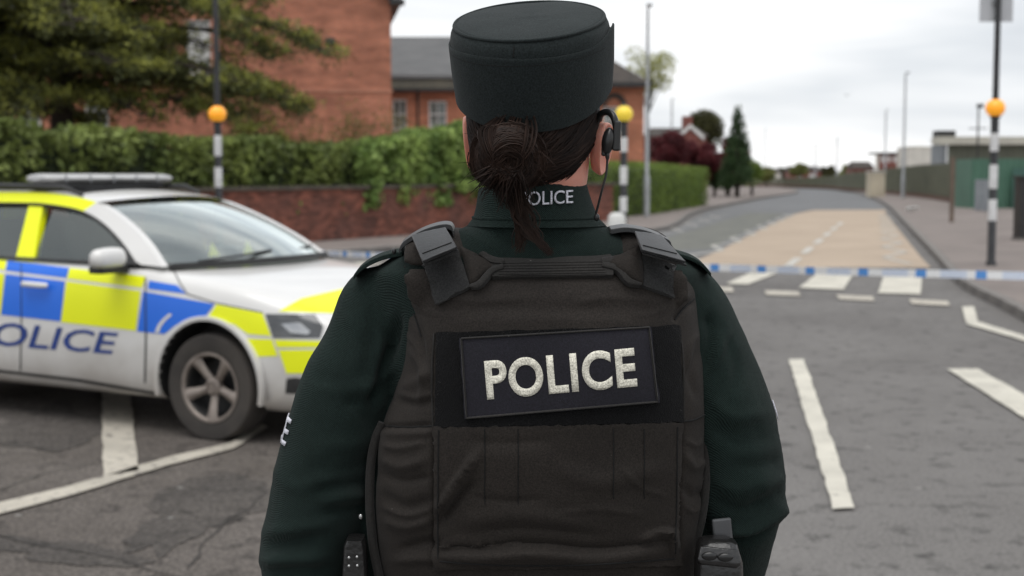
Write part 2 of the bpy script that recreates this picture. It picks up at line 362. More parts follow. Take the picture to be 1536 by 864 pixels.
# ================================================================== BRICK AND BUILDING MATERIALS
def brickmat(name, c1, c2, mortar, scale=1.0, bump=.5):
    m = bpy.data.materials.new(name); m.use_nodes = True; n = m.node_tree.nodes; l = m.node_tree.links; b = n['Principled BSDF']; b.inputs['Roughness'].default_value = .9
    tcn = n.new('ShaderNodeTexCoord'); mpn = n.new('ShaderNodeMapping'); mpn.inputs['Rotation'].default_value = (math.radians(-90), 0, 0); l.new(tcn.outputs['Object'], mpn.inputs[0])
    br = n.new('ShaderNodeTexBrick'); br.inputs['Scale'].default_value = 1.0; br.inputs['Brick Width'].default_value = .225 * scale; br.inputs['Row Height'].default_value = .075 * scale; br.inputs['Mortar Size'].default_value = .009 * scale
    br.inputs['Color1'].default_value = (*c1, 1); br.inputs['Color2'].default_value = (*c2, 1); br.inputs['Mortar'].default_value = (*mortar, 1); l.new(mpn.outputs[0], br.inputs[0])
    nz_ = n.new('ShaderNodeTexNoise'); nz_.inputs['Scale'].default_value = .7; nz_.inputs['Detail'].default_value = 6; l.new(tcn.outputs['Object'], nz_.inputs[0])
    r = n.new('ShaderNodeMapRange'); r.inputs[1].default_value = .3; r.inputs[2].default_value = .7; r.inputs[3].default_value = .72; r.inputs[4].default_value = 1.25; l.new(nz_.outputs[0], r.inputs[0])
    mp2 = n.new('ShaderNodeMapping'); mp2.inputs['Scale'].default_value = (.8, .8, 3.2); l.new(tcn.outputs['Object'], mp2.inputs[0]); nz2 = n.new('ShaderNodeTexNoise'); nz2.inputs['Scale'].default_value = 1.1; nz2.inputs['Detail'].default_value = 8; nz2.inputs['Roughness'].default_value = .7; l.new(mp2.outputs[0], nz2.inputs[0])
    r5 = n.new('ShaderNodeMapRange'); r5.inputs[1].default_value = .3; r5.inputs[2].default_value = .7; r5.inputs[3].default_value = .62; r5.inputs[4].default_value = 1.35; l.new(nz2.outputs[0], r5.inputs[0]); mm = n.new('ShaderNodeMath'); mm.operation = 'MULTIPLY'; l.new(r.outputs[0], mm.inputs[0]); l.new(r5.outputs[0], mm.inputs[1])
    hs = n.new('ShaderNodeHueSaturation'); l.new(br.outputs[0], hs.inputs['Color']); l.new(mm.outputs[0], hs.inputs['Value']); l.new(hs.outputs[0], b.inputs['Base Color'])
    bp = n.new('ShaderNodeBump'); bp.inputs['Strength'].default_value = bump; bp.inputs['Distance'].default_value = .01; inv = n.new('ShaderNodeMath'); inv.operation = 'SUBTRACT'; inv.inputs[0].default_value = 1; l.new(br.outputs['Fac'], inv.inputs[1]); l.new(inv.outputs[0], bp.inputs['Height']); l.new(bp.outputs[0], b.inputs['Normal'])
    return m
M_BRICK = brickmat('red_brick', (.52, .185, .105), (.41, .14, .082), (.40, .235, .17))
M_BRICK2 = brickmat('orange_brick', (.52, .19, .10), (.44, .15, .085), (.40, .24, .17))
M_BRICKFAR = brickmat('dark_red_brick', (.22, .06, .045), (.17, .05, .04), (.2, .12, .1))
M_SLATE = pmat('slate_roof', (.20, .20, .20), (.145, .147, .15), scale=1.3, rough=.7, bump=.4, mapscale=(1, 6, 6))
M_BROWNROOF = pmat('brown_roof_tile', (.06, .048, .04), (.04, .034, .03), scale=2, rough=.85, bump=.5)
M_SOFFIT = pmat('weathered_fascia', (.085, .075, .055), (.055, .05, .04), scale=1.5, rough=.9)
M_DARK = pmat('dark_metal', (.02, .02, .02), (.03, .03, .03), rough=.5)
M_WHITE = pmat('white_paint', (.72, .72, .70), (.6, .6, .58), scale=3, rough=.5)
M_CREAM = pmat('cream_render', (.62, .55, .42), (.5, .44, .34), scale=1.5, rough=.9)
M_PALE = pmat('pale_render', (.66, .63, .57), (.55, .53, .48), scale=.8, rough=.9)
M_PANE = pmat('window_pane', (.24, .27, .25), (.10, .12, .115), scale=1.2, rough=.08, spec=.7)
M_BRIGHTSHEET = pmat('bright_sheet_white', (.7, .7, .68), (.6, .6, .58), scale=2, rough=.7)
M_GALV = pmat('galvanised_steel', (.42, .43, .44), (.33, .34, .35), scale=4, rough=.45, metal=.6)
M_BLACKPOLE = pmat('black_pole_paint', (.018, .018, .02), (.03, .03, .032), scale=5, rough=.4)

def facade(parent, w, h, t, openings, mat, name='wall', z0=0):
    """front wall in the local xz plane (faces -y), real holes for the openings (x0,x1,z0,z1)"""
    xs = sorted({0, w, *[o[0] for o in openings], *[o[1] for o in openings]}); zs = sorted({z0, h, *[o[2] for o in openings], *[o[3] for o in openings]})
    mb = MB()
    for i in range(len(xs) - 1):
        for j in range(len(zs) - 1):
            cx, cz = (xs[i] + xs[i + 1]) / 2, (zs[j] + zs[j + 1]) / 2
            if any(o[0] < cx < o[1] and o[2] < cz < o[3] for o in openings): continue
            mb.add([(xs[i], 0, zs[j]), (xs[i + 1], 0, zs[j]), (xs[i + 1], 0, zs[j + 1]), (xs[i], 0, zs[j + 1])], [(0, 1, 2, 3)])
    for o in openings:
        a, b, c, d = o[:4]
        mb.add([(a, 0, c), (b, 0, c), (b, 0, d), (a, 0, d), (a, t, c), (b, t, c), (b, t, d), (a, t, d)], [(0, 4, 5, 1), (1, 5, 6, 2), (2, 6, 7, 3), (3, 7, 4, 0)])
    return mb.build(name, mat, parent)
def sash(parent, x0, x1, z0, z1, y=.09, bars=True):
    f = MB(); w = .07
    f.box(((x0 + x1) / 2, y, z0 + w / 2), (x1 - x0, .08, w)); f.box(((x0 + x1) / 2, y, z1 - w / 2), (x1 - x0, .08, w))
    f.box((x0 + w / 2, y, (z0 + z1) / 2), (w, .078, z1 - z0 - 2 * w)); f.box((x1 - w / 2, y, (z0 + z1) / 2), (w, .078, z1 - z0 - 2 * w))
    f.box(((x0 + x1) / 2, y, (z0 + z1) / 2), (x1 - x0 - 2 * w, .07, .06))
    if bars: f.box(((x0 + x1) / 2, y, (z0 + z1) / 2), (.04, .06, z1 - z0 - 2 * w))
    fr = f.build('window', M_WHITE, parent)
    MB().add([(x0, y + .05, z0), (x1, y + .05, z0), (x1, y + .05, z1), (x0, y + .05, z1)], [(0, 1, 2, 3)]).build('pane', M_PANE, fr)
    MB().box(((x0 + x1) / 2, -.03, z0 - .05), (x1 - x0 + .16, .14, .09)).build('sill', M_PALE, fr)
    return fr

M_COURSE = pmat('pale_brick_course', (.55, .27, .18), (.45, .2, .13), scale=3, rough=.9)
# ---- big brick gable building on the left
YA = 48.0; xA1 = At(587, 150, YA).x; WA = 30.0
AR = math.radians(8); A = empty('brick_building', (xA1 - WA * math.cos(AR), YA - WA * math.sin(AR), 0), AR, label='tall red brick building with blank gable wall behind the dark conifers', cat='building')
def ax(u): return At(u, 100, YA).x - (xA1 - WA)
def azz(v): return At(400, v, YA).z
wins = [(ax(286), ax(322), azz(112), azz(34)), (ax(140), ax(174), azz(205), azz(132)), (ax(44), ax(78), azz(200), azz(120)), (ax(-60), ax(-24), azz(200), azz(120)), (ax(120), ax(154), azz(90), azz(10)), (ax(30), ax(64), azz(90), azz(10))]
HA = azz(2)
facade(A, WA, HA, .12, wins, M_BRICK)
MB().add([(WA, 0, 0), (WA, 12, 0), (WA, 12, HA), (WA, 0, HA)], [(0, 1, 2, 3)]).build('side_wall', M_BRICK, A)
MB().add([(WA - 16, .0, HA), (WA, 0, HA), (WA - 8, 0, HA + 5.2)], [(0, 1, 2)]).build('gable', M_BRICK, A)
r = MB(); r.add([(WA + .35, -.3, HA - .12), (WA + .35, 12.3, HA - .12), (WA - 8, 12.3, HA + 5.4), (WA - 8, -.3, HA + 5.4), (WA + .35, -.3, HA + .1), (WA + .35, 12.3, HA + .1), (WA - 8, 12.3, HA + 5.6), (WA - 8, -.3, HA + 5.6)], [(0, 1, 2, 3), (4, 7, 6, 5), (0, 3, 7, 4), (0, 4, 5, 1)])
r.add([(WA - 16.3, -.3, HA - .12), (WA - 16.3, 12.3, HA - .12), (WA - 8, 12.3, HA + 5.4), (WA - 8, -.3, HA + 5.4)], [(0, 3, 2, 1)]); r.build('roof', M_SLATE, A)
MB().box((WA + .2, -.12, HA - .05), (.5, .5, .16)).build('eaves_gutter', M_DARK, A)
for i_, w_ in enumerate(wins):
    sw_ = sash(A, w_[0], w_[1], w_[2], w_[3])
    if i_ == 0: MB().box(((w_[0] + w_[1]) / 2, .125, (w_[2] + w_[3]) / 2 + .1), (w_[1] - w_[0] - .16, .01, w_[3] - w_[2] - .5)).build('bright_window_sheet', M_BRIGHTSHEET, sw_)  # white sheet added in the first sash to make that window look bright
MB().box((WA - 1.55, -.02, azz(137)), (3.2, .02, .08)).build('string_course', M_COURSE, A)
vl = MB().lathe([(.02, -.16), (.15, -.14), (.19, -.02), (.19, .06), (.12, .1)], 14, (ax(497), -.12, azz(64)), Matrix.Rotation(math.radians(-20), 3, 'X')).build('bulkhead_lamp', M_DARK, A, 40)
# ---- lower wing with slate roof
YB = 62.0; xB0 = At(560, 150, YB).x; xB1 = At(810, 150, YB).x
B = empty('brick_wing', (xB0, YB, 0), label='low brick wing with grey slate roof and two white sash windows', cat='building'); WB = xB1 - xB0
def bx_(u): return At(u, 150, YB).x - xB0
def bz(v): return At(600, v, YB).z
wb = [(bx_(589), bx_(610), bz(194), bz(149)), (bx_(643), bx_(670), bz(192), bz(151)), (bx_(745), bx_(770), bz(192), bz(151))]
facade(B, WB, bz(136), .12, wb, M_BRICK2)
for w_ in wb: sash(B, *w_)
MB().box((WB / 2, -.25, bz(135.5)), (WB, .3, .14)).build('gutter', M_DARK, B)
MB().add([(0, -.1, bz(134)), (WB, -.1, bz(134)), (WB, .3, bz(111)), (0, .3, bz(111))], [(0, 1, 2, 3)]).build('fascia', M_SOFFIT, B)
rb = MB().add([(0, .1, bz(112)), (WB, .1, bz(112)), (WB, 4.5, bz(40)), (0, 4.5, bz(40)), (0, .1, bz(112) - .15), (WB, .1, bz(112) - .15)], [(0, 1, 2, 3), (4, 5, 1, 0)]).build('roof', M_SLATE, B)
for k in range(14): MB().box((WB / 2, .1 + 4.4 * (k + .5) / 14 - .02, bz(112) + (bz(40) - bz(112)) * (k + .5) / 14 + .02), (WB, .03, .03)).build('slate_course', M_SLATE, rb)
MB().box((bx_(676), 1.2, bz(96)), (.9, .6, .1), Matrix.Rotation(math.radians(25), 3, 'X')).build('roof_light', M_DARK, rb)
MB().tube([(bx_(627), -.08, 0), (bx_(627), -.08, bz(138))], .05).build('downpipe', M_DARK, B)
# ---- brick hall at the right of the officer's head, hipped brown roof
YC = 60.0; xC0 = At(800, 150, YC).x; xC1 = At(966, 150, YC).x
D_ = empty('brick_hall', (xC0, YC, 0), label='orange brick hall with hipped dark brown roof beside the tall lamp post', cat='building'); WC = xC1 - xC0
cz = lambda v: At(950, v, YC).z
cxx = lambda u: At(u, 150, YC).x - xC0
facade(D_, WC, cz(125), .12, [(cxx(905), cxx(937), cz(200), cz(160))], M_BRICK2)
MB().add([(WC, 0, 0), (WC, 9, 0), (WC, 9, cz(125)), (WC, 0, cz(125))], [(0, 1, 2, 3)]).build('side_wall', M_BRICK2, D_)
sash(D_, cxx(905), cxx(937), cz(200), cz(160))
arc = MB(); R_ = cxx(940) - cxx(921); cxc = cxx(921)
arc.loft([[(cxc + r_ * math.cos(a), y_, cz(160) + .02 + r_ * math.sin(a) * 1.05) for r_, y_ in ((R_ * .62, -.1), (R_, -.1), (R_, .02), (R_ * .62, .02))] for a in [math.pi * k / 12 for k in range(13)]]); arc.build('arched_hood', M_BROWNROOF, D_)
zb_ = cz(125)
MB().add([(-.2, -.4, zb_), (WC + .25, -.4, zb_), (WC + .25, 9.4, zb_), (-.2, 9.4, zb_), (0, 4.5, zb_ + 2.6), (WC - 3.2, 4.5, zb_ + 2.6)], [(0, 1, 5, 4), (1, 2, 5), (2, 3, 4, 5), (3, 0, 4), (0, 3, 2, 1)]).build('roof', M_BROWNROOF, D_)
MB().box((WC / 2, -.42, zb_ - .08), (WC + .5, .12, .2)).build('gutter', M_DARK, D_)

# ---- low brick garden wall with stone coping
wd = Vector((.472, .882, 0)).normalized(); wp = Vector((-4.54, 30.9, 0))
wall = empty('garden_wall', wp, math.atan2(wd.y, wd.x), label='low red brick garden wall with stone coping below the hedge', cat='wall')
WH = 1.22; L0, L1 = -26.0, 16.5
M_MORTAR = pmat('mortar', (.16, .11, .085), (.10, .075, .06), scale=2, rough=1)
M_WBRICK = pmat('wall_brick', (.23, .08, .052), (.135, .056, .042), scale=1.3, rough=.92, island=.4, bump=.3, bscale=30)
M_COPING = pmat('coping_stone', (.125, .105, .08), (.07, .06, .048), scale=1.6, rough=.95, bump=.4)
MB().box(((L0 + L1) / 2, .11, WH / 2 + .05), (L1 - L0, .2, WH)).build('mortar_core', M_MORTAR, wall)
vb = []
for c in range(16):
    z = .1 + .075 * c + .033; x = L0 + (.1125 if c % 2 else 0)
    while x < L1:
        j = random.uniform(-.004, .004); x0, x1, z0, z1, y0 = x + .005, x + .22, z - .0325, z + .0325, j
        f = [[(x0, y0, z0), (x1, y0, z0), (x1, y0, z1), (x0, y0, z1)], [(x0, y0, z1), (x1, y0, z1), (x1, .02, z1), (x0, .02, z1)], [(x0, .02, z0), (x1, .02, z0), (x1, y0, z0), (x0, y0, z0)]]
        vb.append(f); x += .225
def shared_boxes(name, B_, mat, parent):
    # each brick is one island of 8 corners
    mb = MB()
    for f in B_:
        a, t, u_ = f; v = a + [t[2], t[3], u_[1], u_[0]]   # front 4, back-top r,l, back-bottom r,l
        mb.add(v, [(0, 1, 2, 3), (3, 2, 4, 5), (7, 6, 1, 0), (1, 6, 4, 2), (0, 3, 5, 7)])
    return mb.build(name, mat, parent)
bw = shared_boxes('brickwork', vb, M_WBRICK, wall); bw['kind'] = 'stuff'
x = L0; cope = None
while x < L1:
    if cope is None:
        cm = MB().box((0, 0, 0), (.905, .34, .085)).mesh('coping_stone'); cm.materials.append(M_COPING); cope = cm
    o = bpy.data.objects.new('coping_stone', cope); C.objects.link(o); o.parent = wall; o.location = (x + .455, .11, WH + .05 + .045 + random.uniform(-.004, .004)); x += .912

# ---- far house with white bargeboards, behind the copper trees
YH = 118.0; hc = At(1035, 230, YH)
Hh = empty('gabled_house', (hc.x, YH, 0), label='far brick house with white bargeboard gable behind the dark red trees', cat='house')
hz = lambda v: At(1035, v, YH).z
MB().add([(-1.2, 0, 0), (1.2, 0, 0), (1.2, 0, hz(209)), (0, 0, hz(190)), (-1.2, 0, hz(209))], [(0, 1, 2, 3, 4)]).build('gable', M_BRICKFAR, Hh)
MB().box((-1.0, 3, hz(204) / 2), (4.8, 5.5, hz(204))).build('wall', M_BRICKFAR, Hh)
for s in (-1, 1):
    MB().loft([[(0, -.15, hz(186)), (0, -.15, hz(192)), (0, .05, hz(192)), (0, .05, hz(186))], [(s * 1.15, -.15, hz(204)), (s * 1.15, -.15, hz(211)), (s * 1.15, .05, hz(211)), (s * 1.15, .05, hz(204))]]).build('bargeboard', M_WHITE, Hh)
MB().add([(-3.6, .1, hz(204)), (1.6, .1, hz(204)), (1.0, 3, hz(190)), (-3.0, 3, hz(190)), (1.6, 6, hz(204)), (-3.6, 6, hz(204))], [(0, 1, 2, 3), (1, 4, 2), (3, 2, 4, 5), (0, 3, 5)]).build('roof', M_BROWNROOF, Hh)
MB().box((.1, 3, hz(184)), (.85, .6, 1.3)).build('chimney', M_BRICKFAR, Hh)

# ---- right side: industrial hall, sheds and far blocks
M_OLIVE = pmat('olive_cladding', (.125, .128, .095), (.10, .104, .078), scale=1, rough=.7)
M_GREYCLAD = pmat('grey_cladding', (.36, .38, .40), (.3, .32, .34), scale=1, rough=.6)
M_ROOFEDGE = pmat('cream_roof_sheet', (.56, .54, .46), (.46, .44, .38), scale=.8, rough=.7)
M_GREEN = pmat('green_container', (.08, .18, .125), (.068, .15, .105), scale=1, rough=.6)
M_TEAL = pmat('teal_panel', (.055, .135, .11), (.045, .11, .09), scale=1, rough=.6)
M_STEEL = pmat('grey_steel_panel', (.33, .36, .39), (.26, .28, .31), scale=2, rough=.5)
YI = 86.0; iz = lambda v: At(1480, v, YI).z; ix = lambda u: At(u, 240, YI).x
IH = empty('industrial_hall', (ix(1421), YI, 0), label='long olive industrial hall with cream roof edge behind the fence', cat='building')
WI = 30
def ribbed(name, w, h, mat, parent, pitch=.35, dep=.05, loc=(0, 0, 0), rz=0):
    mb = MB(); n = int(w / pitch); pts = []
    for k in range(n + 1): pts += [(k * pitch, 0), (k * pitch + pitch * .4, 0), (k * pitch + pitch * .5, -dep), (k * pitch + pitch * .9, -dep)]
    mb.loft([[(x_, y_, 0) for x_, y_ in pts], [(x_, y_, h) for x_, y_ in pts]], False, False); o = mb.build(name, mat, parent); o.location = loc; o.rotation_euler = (0, 0, rz); return o
ribbed('cladding', WI, iz(216), M_OLIVE, IH)
ribbed('end_cladding', 14, iz(212), M_GREYCLAD, IH, loc=(3.2, 14.0, 0), rz=math.radians(-103))
MB().box((WI / 2 - .2, .5, iz(211)), (WI + .8, 1.6, iz(205) - iz(217))).build('roof_edge', M_ROOFEDGE, IH)
MB().add([(-.4, 1.3, iz(205)), (WI, 1.3, iz(205)), (WI, 14, iz(203)), (3.0, 14, iz(203))], [(0, 1, 2, 3)]).build('roof', M_ROOFEDGE, IH)
MB().box((ix(1434) - ix(1421), 2.5, iz(201)), (1.15, 1.0, .55)).build('roof_vent', M_DARK, IH)
YG = 62.0; gx = lambda u: At(u, 260, YG).x; gz = lambda v: At(1490, v, YG).z
gc = empty('storage_container', (gx(1459), YG, 0), label='bright green storage container behind the striped beacon pole', cat='container')
ribbed('front', 6.0, gz(238), M_GREEN, gc, .28, .04); MB().box((3.0, 1.25, gz(238) / 2), (6.0, 2.3, gz(238) - .02)).build('body', M_GREEN, gc)
MB().box((2.6, -.35, gz(275) - .3), (1.9, .06, 1.9)).build('door', M_TEAL, gc); MB().box((.75, -.45, 1.0), (.05, .05, 2.0)).build('door_bar', M_DARK, gc)
sp = empty('steel_panel_fence', (19.4, YG - 3.2, 0), math.radians(-95), label='short run of grey steel sheet hoarding beside green container', cat='fence')
for k in range(3):
    o = ribbed('sheet_panel', 1.1, 1.3, M_STEEL, sp, .2, .03, loc=(k * 1.16, 0, .1))
YR = 230.0; rz_ = lambda v: At(1340, v, YR).z; rx_ = lambda u: At(u, 240, YR).x
rbk = empty('brick_block', (rx_(1313), YR, 0), label='far dark red brick block with a row of white windows', cat='building'); wr = rx_(1367) - rx_(1313)
wopen = [(wr * (.16 + .17 * k), wr * (.16 + .17 * k) + .55, rz_(243), rz_(234)) for k in range(5)]
facade(rbk, wr, rz_(230), .1, wopen, M_BRICKFAR); MB().box((wr / 2, 2, rz_(230)), (wr + .4, 4.4, .3)).build('roof', M_DARK, rbk)
for w_ in wopen: MB().box(((w_[0] + w_[1]) / 2, .1, (w_[2] + w_[3]) / 2), (.55, .05, w_[3] - w_[2])).build('window', M_WHITE, rbk)
MB().box((.25, -.12, rz_(250)), (.5, .2, 4)).build('corner_pier', M_PALE, rbk)
pb = empty('pale_building', (At(1369, 240, 210).x, YR - 20, 0), label='far pale rendered block between brick block and grey cladding', cat='building')
MB().box((1.6, 3, rz_(224) / 2), (4.6, 6, rz_(224))).build('wall', M_PALE, pb); MB().add([(-.8, -.1, rz_(224)), (4.0, -.1, rz_(224)), (4.0, 6, rz_(224) + .1), (-.8, 6, rz_(224) + .1), (1.6, 3, rz_(222))], [(0, 1, 4), (1, 2, 4), (2, 3, 4), (3, 0, 4)]).build('roof', M_ROOFEDGE, pb)
for i_, (u0, u1, vt, Y_, mt, nm) in enumerate(((1281, 1311, 246, 215, M_BRICKFAR, 'far small red brick house left of the brick block'), (1185, 1232, 252, 250, M_BRICKFAR, 'far row of brown houses at the end of the road'), (1137, 1172, 255, 260, M_PALE, 'far pale cottage at the bend of the road'))):
    a, b = At(u0, 250, Y_), At(u1, 250, Y_); zt = At(u0, vt, Y_).z; w_ = b.x - a.x
    fh = empty('far_house', (a.x, Y_, 0), label=nm, cat='house')
    MB().box((w_ / 2, 2.5, zt * .4), (w_, 5, zt * .8)).build('wall', mt, fh)
    MB().add([(-.2, -.2, zt * .8), (w_ + .2, -.2, zt * .8), (w_ + .2, 5.2, zt * .8), (-.2, 5.2, zt * .8), (.1, 2.5, zt * 1.12), (w_ - .1, 2.5, zt * 1.12)], [(0, 1, 5, 4), (2, 3, 4, 5), (1, 2, 5), (3, 0, 4)]).build('roof', M_BROWNROOF, fh)
    for k in range(2): MB().box((w_ * (.3 + .4 * k), -.03, zt * .5), (w_ * .16, .06, zt * .22)).build('window', M_WHITE, fh)

# ---- green palisade fence along the right pavement
M_PALI = pmat('fence_green_paint', (.105, .108, .066), (.075, .08, .048), scale=1.2, rough=.7)
M_RUST = pmat('rusty_base', (.12, .06, .04), (.09, .05, .035), scale=2, rough=.95)
FL = [(21.9, 65.5), (24.2, 78), (26.6, 91), (29.2, 110), (32.0, 135), (34.6, 152), (33.6, 170), (30.0, 178), (24, 182)]
fence = empty('palisade_fence', (FL[0][0], FL[0][1], .11), label='long olive green palisade fence along the right pavement', cat='fence')
pl = MB(); rl = MB(); F_ = [np.array(p) for p in crom(FL, 6)]; F_ = [f - np.array(FL[0]) for f in F_]
for i in range(len(F_) - 1):
    a, b = F_[i], F_[i + 1]; d = b - a; Ls = np.linalg.norm(d); ang = math.atan2(d[1], d[0]); R = Matrix.Rotation(ang, 3, 'Z')
    gy = (a[1] + FL[0][1]); zdrop = -max(0, gy - 92) / 60 * .8      # the land falls away beyond the gate
    for k in range(int(Ls / .17)):
        p = a + d * (k + .5) * .17 / Ls; h_ = 2.05 + random.uniform(-.02, .02)
        pl.box((p[0], p[1], h_ / 2 + .05 + zdrop), (.105, .02, h_), R); pl.add([(p[0] - .05 * d[0] / Ls, p[1] - .05 * d[1] / Ls, h_ + .05 + zdrop), (p[0] + .05 * d[0] / Ls, p[1] + .05 * d[1] / Ls, h_ + .05 + zdrop), (p[0], p[1], h_ + .15 + zdrop)], [(0, 1, 2)])
    m_2 = (a + b) / 2; nn = np.array([-d[1], d[0]]) / Ls
    for z_ in (.4, 1.75): rl.box((m_2[0] + nn[0] * -.04, m_2[1] + nn[1] * -.04, z_ + zdrop), (Ls, .05, .05), R)
    if i % 1 == 0:
        po = MB().box((a[0] + nn[0] * -.1, a[1] + nn[1] * -.1, 1.05 + zdrop), (.1, .1, 2.1), R).build('post', M_PALI, fence)
o = pl.build('pale_run', M_PALI, fence); o['kind'] = 'stuff'; rl.build('rail', M_PALI, fence)
bs = MB()
for i in range(len(F_) - 1):
    a, b = F_[i], F_[i + 1]; d = b - a; bs.box(((a[0] + b[0]) / 2, (a[1] + b[1]) / 2 , .12), (np.linalg.norm(d), .16, .26), Matrix.Rotation(math.atan2(d[1], d[0]), 3, 'Z'))
bs.build('base_course', M_RUST, fence)

# ---- street furniture on the right
cp = At(1313, 297, 95); cpil = empty('gate_pillar', (cp.x, 95, .11), label='cream rendered gate pillar at the far end of right pavement', cat='pillar')
MB().box((0, 0, .82), (1.05, .9, 1.64)).build('shaft', M_CREAM, cpil); MB().box((0, 0, 1.68), (1.15, 1.0, .09)).build('cap', M_PALE, cpil)
M_WOOD = pmat('weathered_post', (.17, .125, .095), (.12, .09, .07), scale=6, rough=.9)
bp_ = G(1427, 339); o = MB().loft([[(x_ * w_, y_ * w_, z_) for x_, y_ in ((-1, -1), (1, -1), (1, 1), (-1, 1))] for z_, w_ in ((0, .06), (.05, .055), (1.98, .05), (2.04, .035))]).build('wooden_post', M_WOOD); o.location = (bp_.x, bp_.y, .115); tag(o, 'slim brown post standing on the right pavement before the fence', 'post')
db = G(1541, 368); bn = empty('utility_cabinet', (db.x + .1, db.y, .115), label='dark utility cabinet cut by the right edge of the picture', cat='cabinet')
MB().box((0, 0, .72), (.72, .45, 1.36)).build('body', M_DARK, bn, bevel=.02); MB().box((0, 0, 1.43), (.78, .5, .06)).build('lid', M_DARK, bn); MB().box((0, 0, .03), (.76, .48, .06)).build('plinth', M_KERB, bn)
MB().box((.2, -.235, .8), (.05, .02, .16)).build('handle', M_GALV, bn)
lt = G(1368, 322); mb = MB()
pts = [Vector((random.uniform(-.32, .32), random.uniform(-.2, .2), random.uniform(0, .26))) for _ in range(14)]
bm = bmesh.new(); [bm.verts.new(p) for p in pts]; bmesh.ops.convex_hull(bm, input=bm.verts); me = bpy.data.meshes.new('litter_bag'); bm.to_mesh(me); bm.free(); o = link('litter_bag', me, M_WHITE); o.location = (lt.x, lt.y, .12); tag(o, 'crumpled white litter bag lying on the right pavement', 'litter')

# Belisha beacons
M_GLOBE = pmat('amber_globe', (.95, .36, .012), (.9, .33, .01), scale=3, rough=.35, coat=.3, emit=((1, .42, .03), .32))
M_GLOBEY = pmat('yellow_globe', (.82, .6, .05), (.75, .55, .05), scale=3, rough=.35, emit=((1, .75, .08), .18))
M_BAND = pmat('white_band', (.74, .74, .74), (.6, .6, .6), scale=9, rough=.5)
def beacon(u, Y, vglobe, bands, top, globe, label, sign=False, lean=0.0):
    b = At(u, vglobe, Y); zg = b.z
    e_ = empty('belisha_beacon', (b.x, Y, .118), label=label, cat='beacon', group='belisha beacons at the zebra crossing')
    zz = lambda v: At(u, v, Y).z - .118
    MB().lathe([(.085, 0), (.085, .05), (.066, .08), (.064, zz(vglobe) if not top else zz(vglobe)), (.05, zz(vglobe) + .01)], 16).build('pole', M_BLACKPOLE, e_, 40)
    for v0, v1 in bands: MB().lathe([(.067, zz(v1)), (.0675, zz(v1) + .005), (.0675, zz(v0) - .005), (.067, zz(v0))], 16).build('white_band', M_BAND, e_, 40)
    gl = MB().ell((0, 0, zg - .118), (.158, .158, .15), None, 24, 14).build('globe', globe, e_, 180)
    MB().lathe([(.07, -.165), (.09, -.15), (.09, -.135), (.06, -.12)], 16, (0, 0, zg - .118)).build('collar', M_DARK, gl, 40)
    if top:
        MB().lathe([(.052, zg - .118 + .1), (.05, zg + .5), (.045, top)], 14).build('column', M_BLACKPOLE, e_, 40)
        mb = MB(); mb.tube([(0, 0, top), (.02, 0, top + .25), (.3, 0, top + .4), (.7, 0, top + .45)], .03); mb.build('lamp_arm', M_BLACKPOLE, e_, 60)
        MB().ell((.95, 0, top + .45), (.32, .12, .07)).build('lamp_head', M_GALV, e_, 180)
    else: MB().lathe([(.05, .14), (.05, .17), (.03, .2)], 12, (0, 0, zg - .118)).build('cap', M_DARK, gl, 40)
    return e_
bl = beacon(326, 24.9, 171, ((203, 234), (251, 281)), 6.2, M_GLOBE, 'amber globe beacon on black column behind the police car roof')
bm_ = beacon(936, 25.2, 171, ((206, 228), (249, 277), (295, 318)), 0, M_GLOBEY, 'yellow globe beacon on striped pole beside the officer\'s right ear')
br_ = beacon(1493, 22.9, 162, ((200, 227), (247, 283), (299, 331)), 6.2, M_GLOBE, 'amber globe beacon on striped column at the right pavement')
sgz = At(1499, 14, 22.9).z - .118
sg = MB().box((.0, .09, sgz + .12), (.54, .015, .62)).build('sign_back', pmat('sign_grey', (.5, .51, .53), (.45, .46, .48), scale=3, rough=.4), br_); MB().box((0, .07, sgz + .12), (.16, .05, .06)).build('sign_clip', M_GALV, br_)
isl = MB(); isl.loft([[(math.cos(a) * .75 * s_, math.sin(a) * 1.5 * s_, z_) for a in [2 * math.pi * k / 28 for k in range(28)]] for z_, s_ in ((0, 1), (.09, 1), (.12, .97))]); o = isl.build('refuge_island', M_KERB, None, 30); o.location = (At(936, 171, 25.2).x, 25.4, 0); o['kind'] = 'structure'
bo = G(921, 396); bol = empty('island_bollard', (bo.x, 24.5, .12), label='white rounded keep-left bollard at foot of yellow beacon', cat='bollard')
MB().loft([[(math.cos(a) * .16 * s_, math.sin(a) * .12 * s_, z_) for a in [2 * math.pi * k / 20 for k in range(20)]] for z_, s_ in ((0, 1), (.62, 1), (.75, .93), (.80, .7), (.82, .3))]).build('body', M_WHITE, bol, 50); MB().box((0, 0, .05), (.36, .28, .1)).build('base', M_BLACKPOLE, bol)

